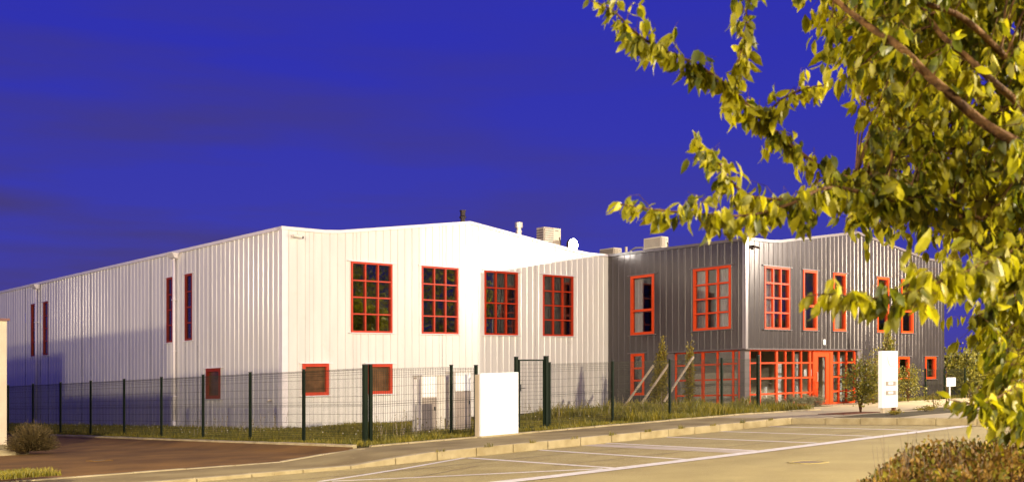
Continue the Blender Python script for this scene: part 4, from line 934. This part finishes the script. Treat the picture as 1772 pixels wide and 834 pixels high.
# thin dry seed heads standing over the hedge
mb = MB(); Q = []
for i in range(110):
    yy = rnd.uniform(6.2, 7.3); xx = rnd.uniform(1.9, 3.4)+(yy-5.9)*.3; p = Vector((xx, yy, .55)); q = p+Vector((rnd.uniform(-.08, .08), rnd.uniform(-.05, .05), rnd.uniform(.26, .42)))
    mb.tube([p, q], [.0018, .001], 3, cap=False); Q += [p.lerp(q, rnd.uniform(.6, 1)) for _ in range(5)]
mb.build('dry_stalks', STAKE, hd, recalc=False)['kind'] = 'stuff'
# ---- trees standing right of the view, mirrored in the windows of the white hall
def bgtree(x, y, h, r, label):
    t = thing('street_tree', label, 'tree', (x, y, .2), 'street trees on the right'); B = np.array([x, y, .3])
    b = MB(); b.tube([B-[0, 0, .3], B+[0, 0, h*.45], B+[.1, 0, h*.8]], [.16, .12, .04], 8); b.build('trunk', BARK, t, smooth=True)
    n_ = 9000; cl = norm(rs.normal(size=(60, 3)))*rs.uniform(.3, 1, (60, 1)); P = cl[rs.randint(60, size=n_)]+rs.normal(size=(n_, 3))*.14
    P = P*np.array([r, r, h*.36])+B+[0, 0, h*.62]; V, F = leaves(P, rs.normal(size=(n_, 3))-[0, 0, .5], rs.uniform(.14, .26, n_), w=1.4, tmpl=(ST, SF)); raw('foliage', V, F, LEAF, B, t, 'stuff')
for x_, y_, h_, r_, l_ in ((20.5, 31.5, 6.5, 2.3, 'smallest street tree, nearest the road on the right'), (36, 26, 12.5, 5., 'round street tree at the bend of the road on the right'), (38, 34, 13, 5.2, 'broad street tree behind the right hand street lamp'), (40, 43, 13.5, 5.2, 'tallest street tree right of the office block'), (43, 52, 13, 5, 'street tree at the far corner of the office block'), (33, 17, 12, 5, 'street tree beyond the right side of the road'), (50, 60, 12, 5.5, 'large street tree behind the office block car park'), (47, 72, 13, 6, 'largest street tree in the far corner of the site')): bgtree(x_, y_, h_, r_, l_)

bh = thing('sky_screen_hedge', 'tall hedge added to block sky reflections beyond the street trees on the right', 'hedge', (52, 42, .8))  # unseen hedge added to keep sky out of the window reflections
n_ = 26000; P = np.stack([rs.normal(52, .8, n_), rs.uniform(4, 82, n_), .8+rs.uniform(0, 1, n_)**.7*5.2], 1); V, F = leaves(P, rs.normal(size=(n_, 3)), rs.uniform(.25, .5, n_), w=1.5, tmpl=(ST, SF)); raw('foliage', V, F, LEAFS, (52, 42, .8), bh, 'stuff')
b = MB(); b.box(lambda p, q, z: Vector((p, q, z)), 51.6, 52.4, 4, 82, .5, 5.3); b.build('core', SOIL, bh)
# ---------------------------------------------------------------- street lamps with their lights
for (p, e, c, lb) in LAMPS:
    p = Vector(p); ud = Vector((0, 0, 1)); base = Vector((p.x*1.0, p.y-(1.2 if p.y > 30 else 1.2)*(-1 if p.y < 10 else -1), 0))
    base.z = -.2 + SHEAR*base.x
    t = thing('street_lamp', lb, 'street lamp', base, 'street lamps')
    b = MB(); b.tube([base, base+Vector((0, 0, 1.2)), Vector((base.x, base.y, p.z+.1))], [.09, .075, .05], 12); b.build('pole', GALV, t, smooth=True)
    b = MB(); b.tube([Vector((base.x, base.y, p.z+.1)), Vector((p.x, base.y-.5, p.z+.33)), Vector((p.x, p.y+.2, p.z+.36))], .035, 8); b.build('arm', GALV, t, smooth=True)
    b = MB(); b.box(lambda a, q, z: p+Vector((a, q, z)), -.13, .13, -.3, .3, .26, .38); b.build('head', GALV, t, bevel=.03)
    b = MB(); b.box(lambda a, q, z: p+Vector((a, q, z)), -.10, .10, -.22, .22, .22, .256); b.build('lens', LAMPG, t)
    l_ = bpy.data.lights.new('lamp_light', 'POINT'); lo_ = bpy.data.objects.new('lamp_light', l_); COL.objects.link(lo_); lo_.parent = t; lo_.location = p-base
    l_.energy = e; l_.color = c; l_.shadow_soft_size = .45 if p.x < -10 else .16
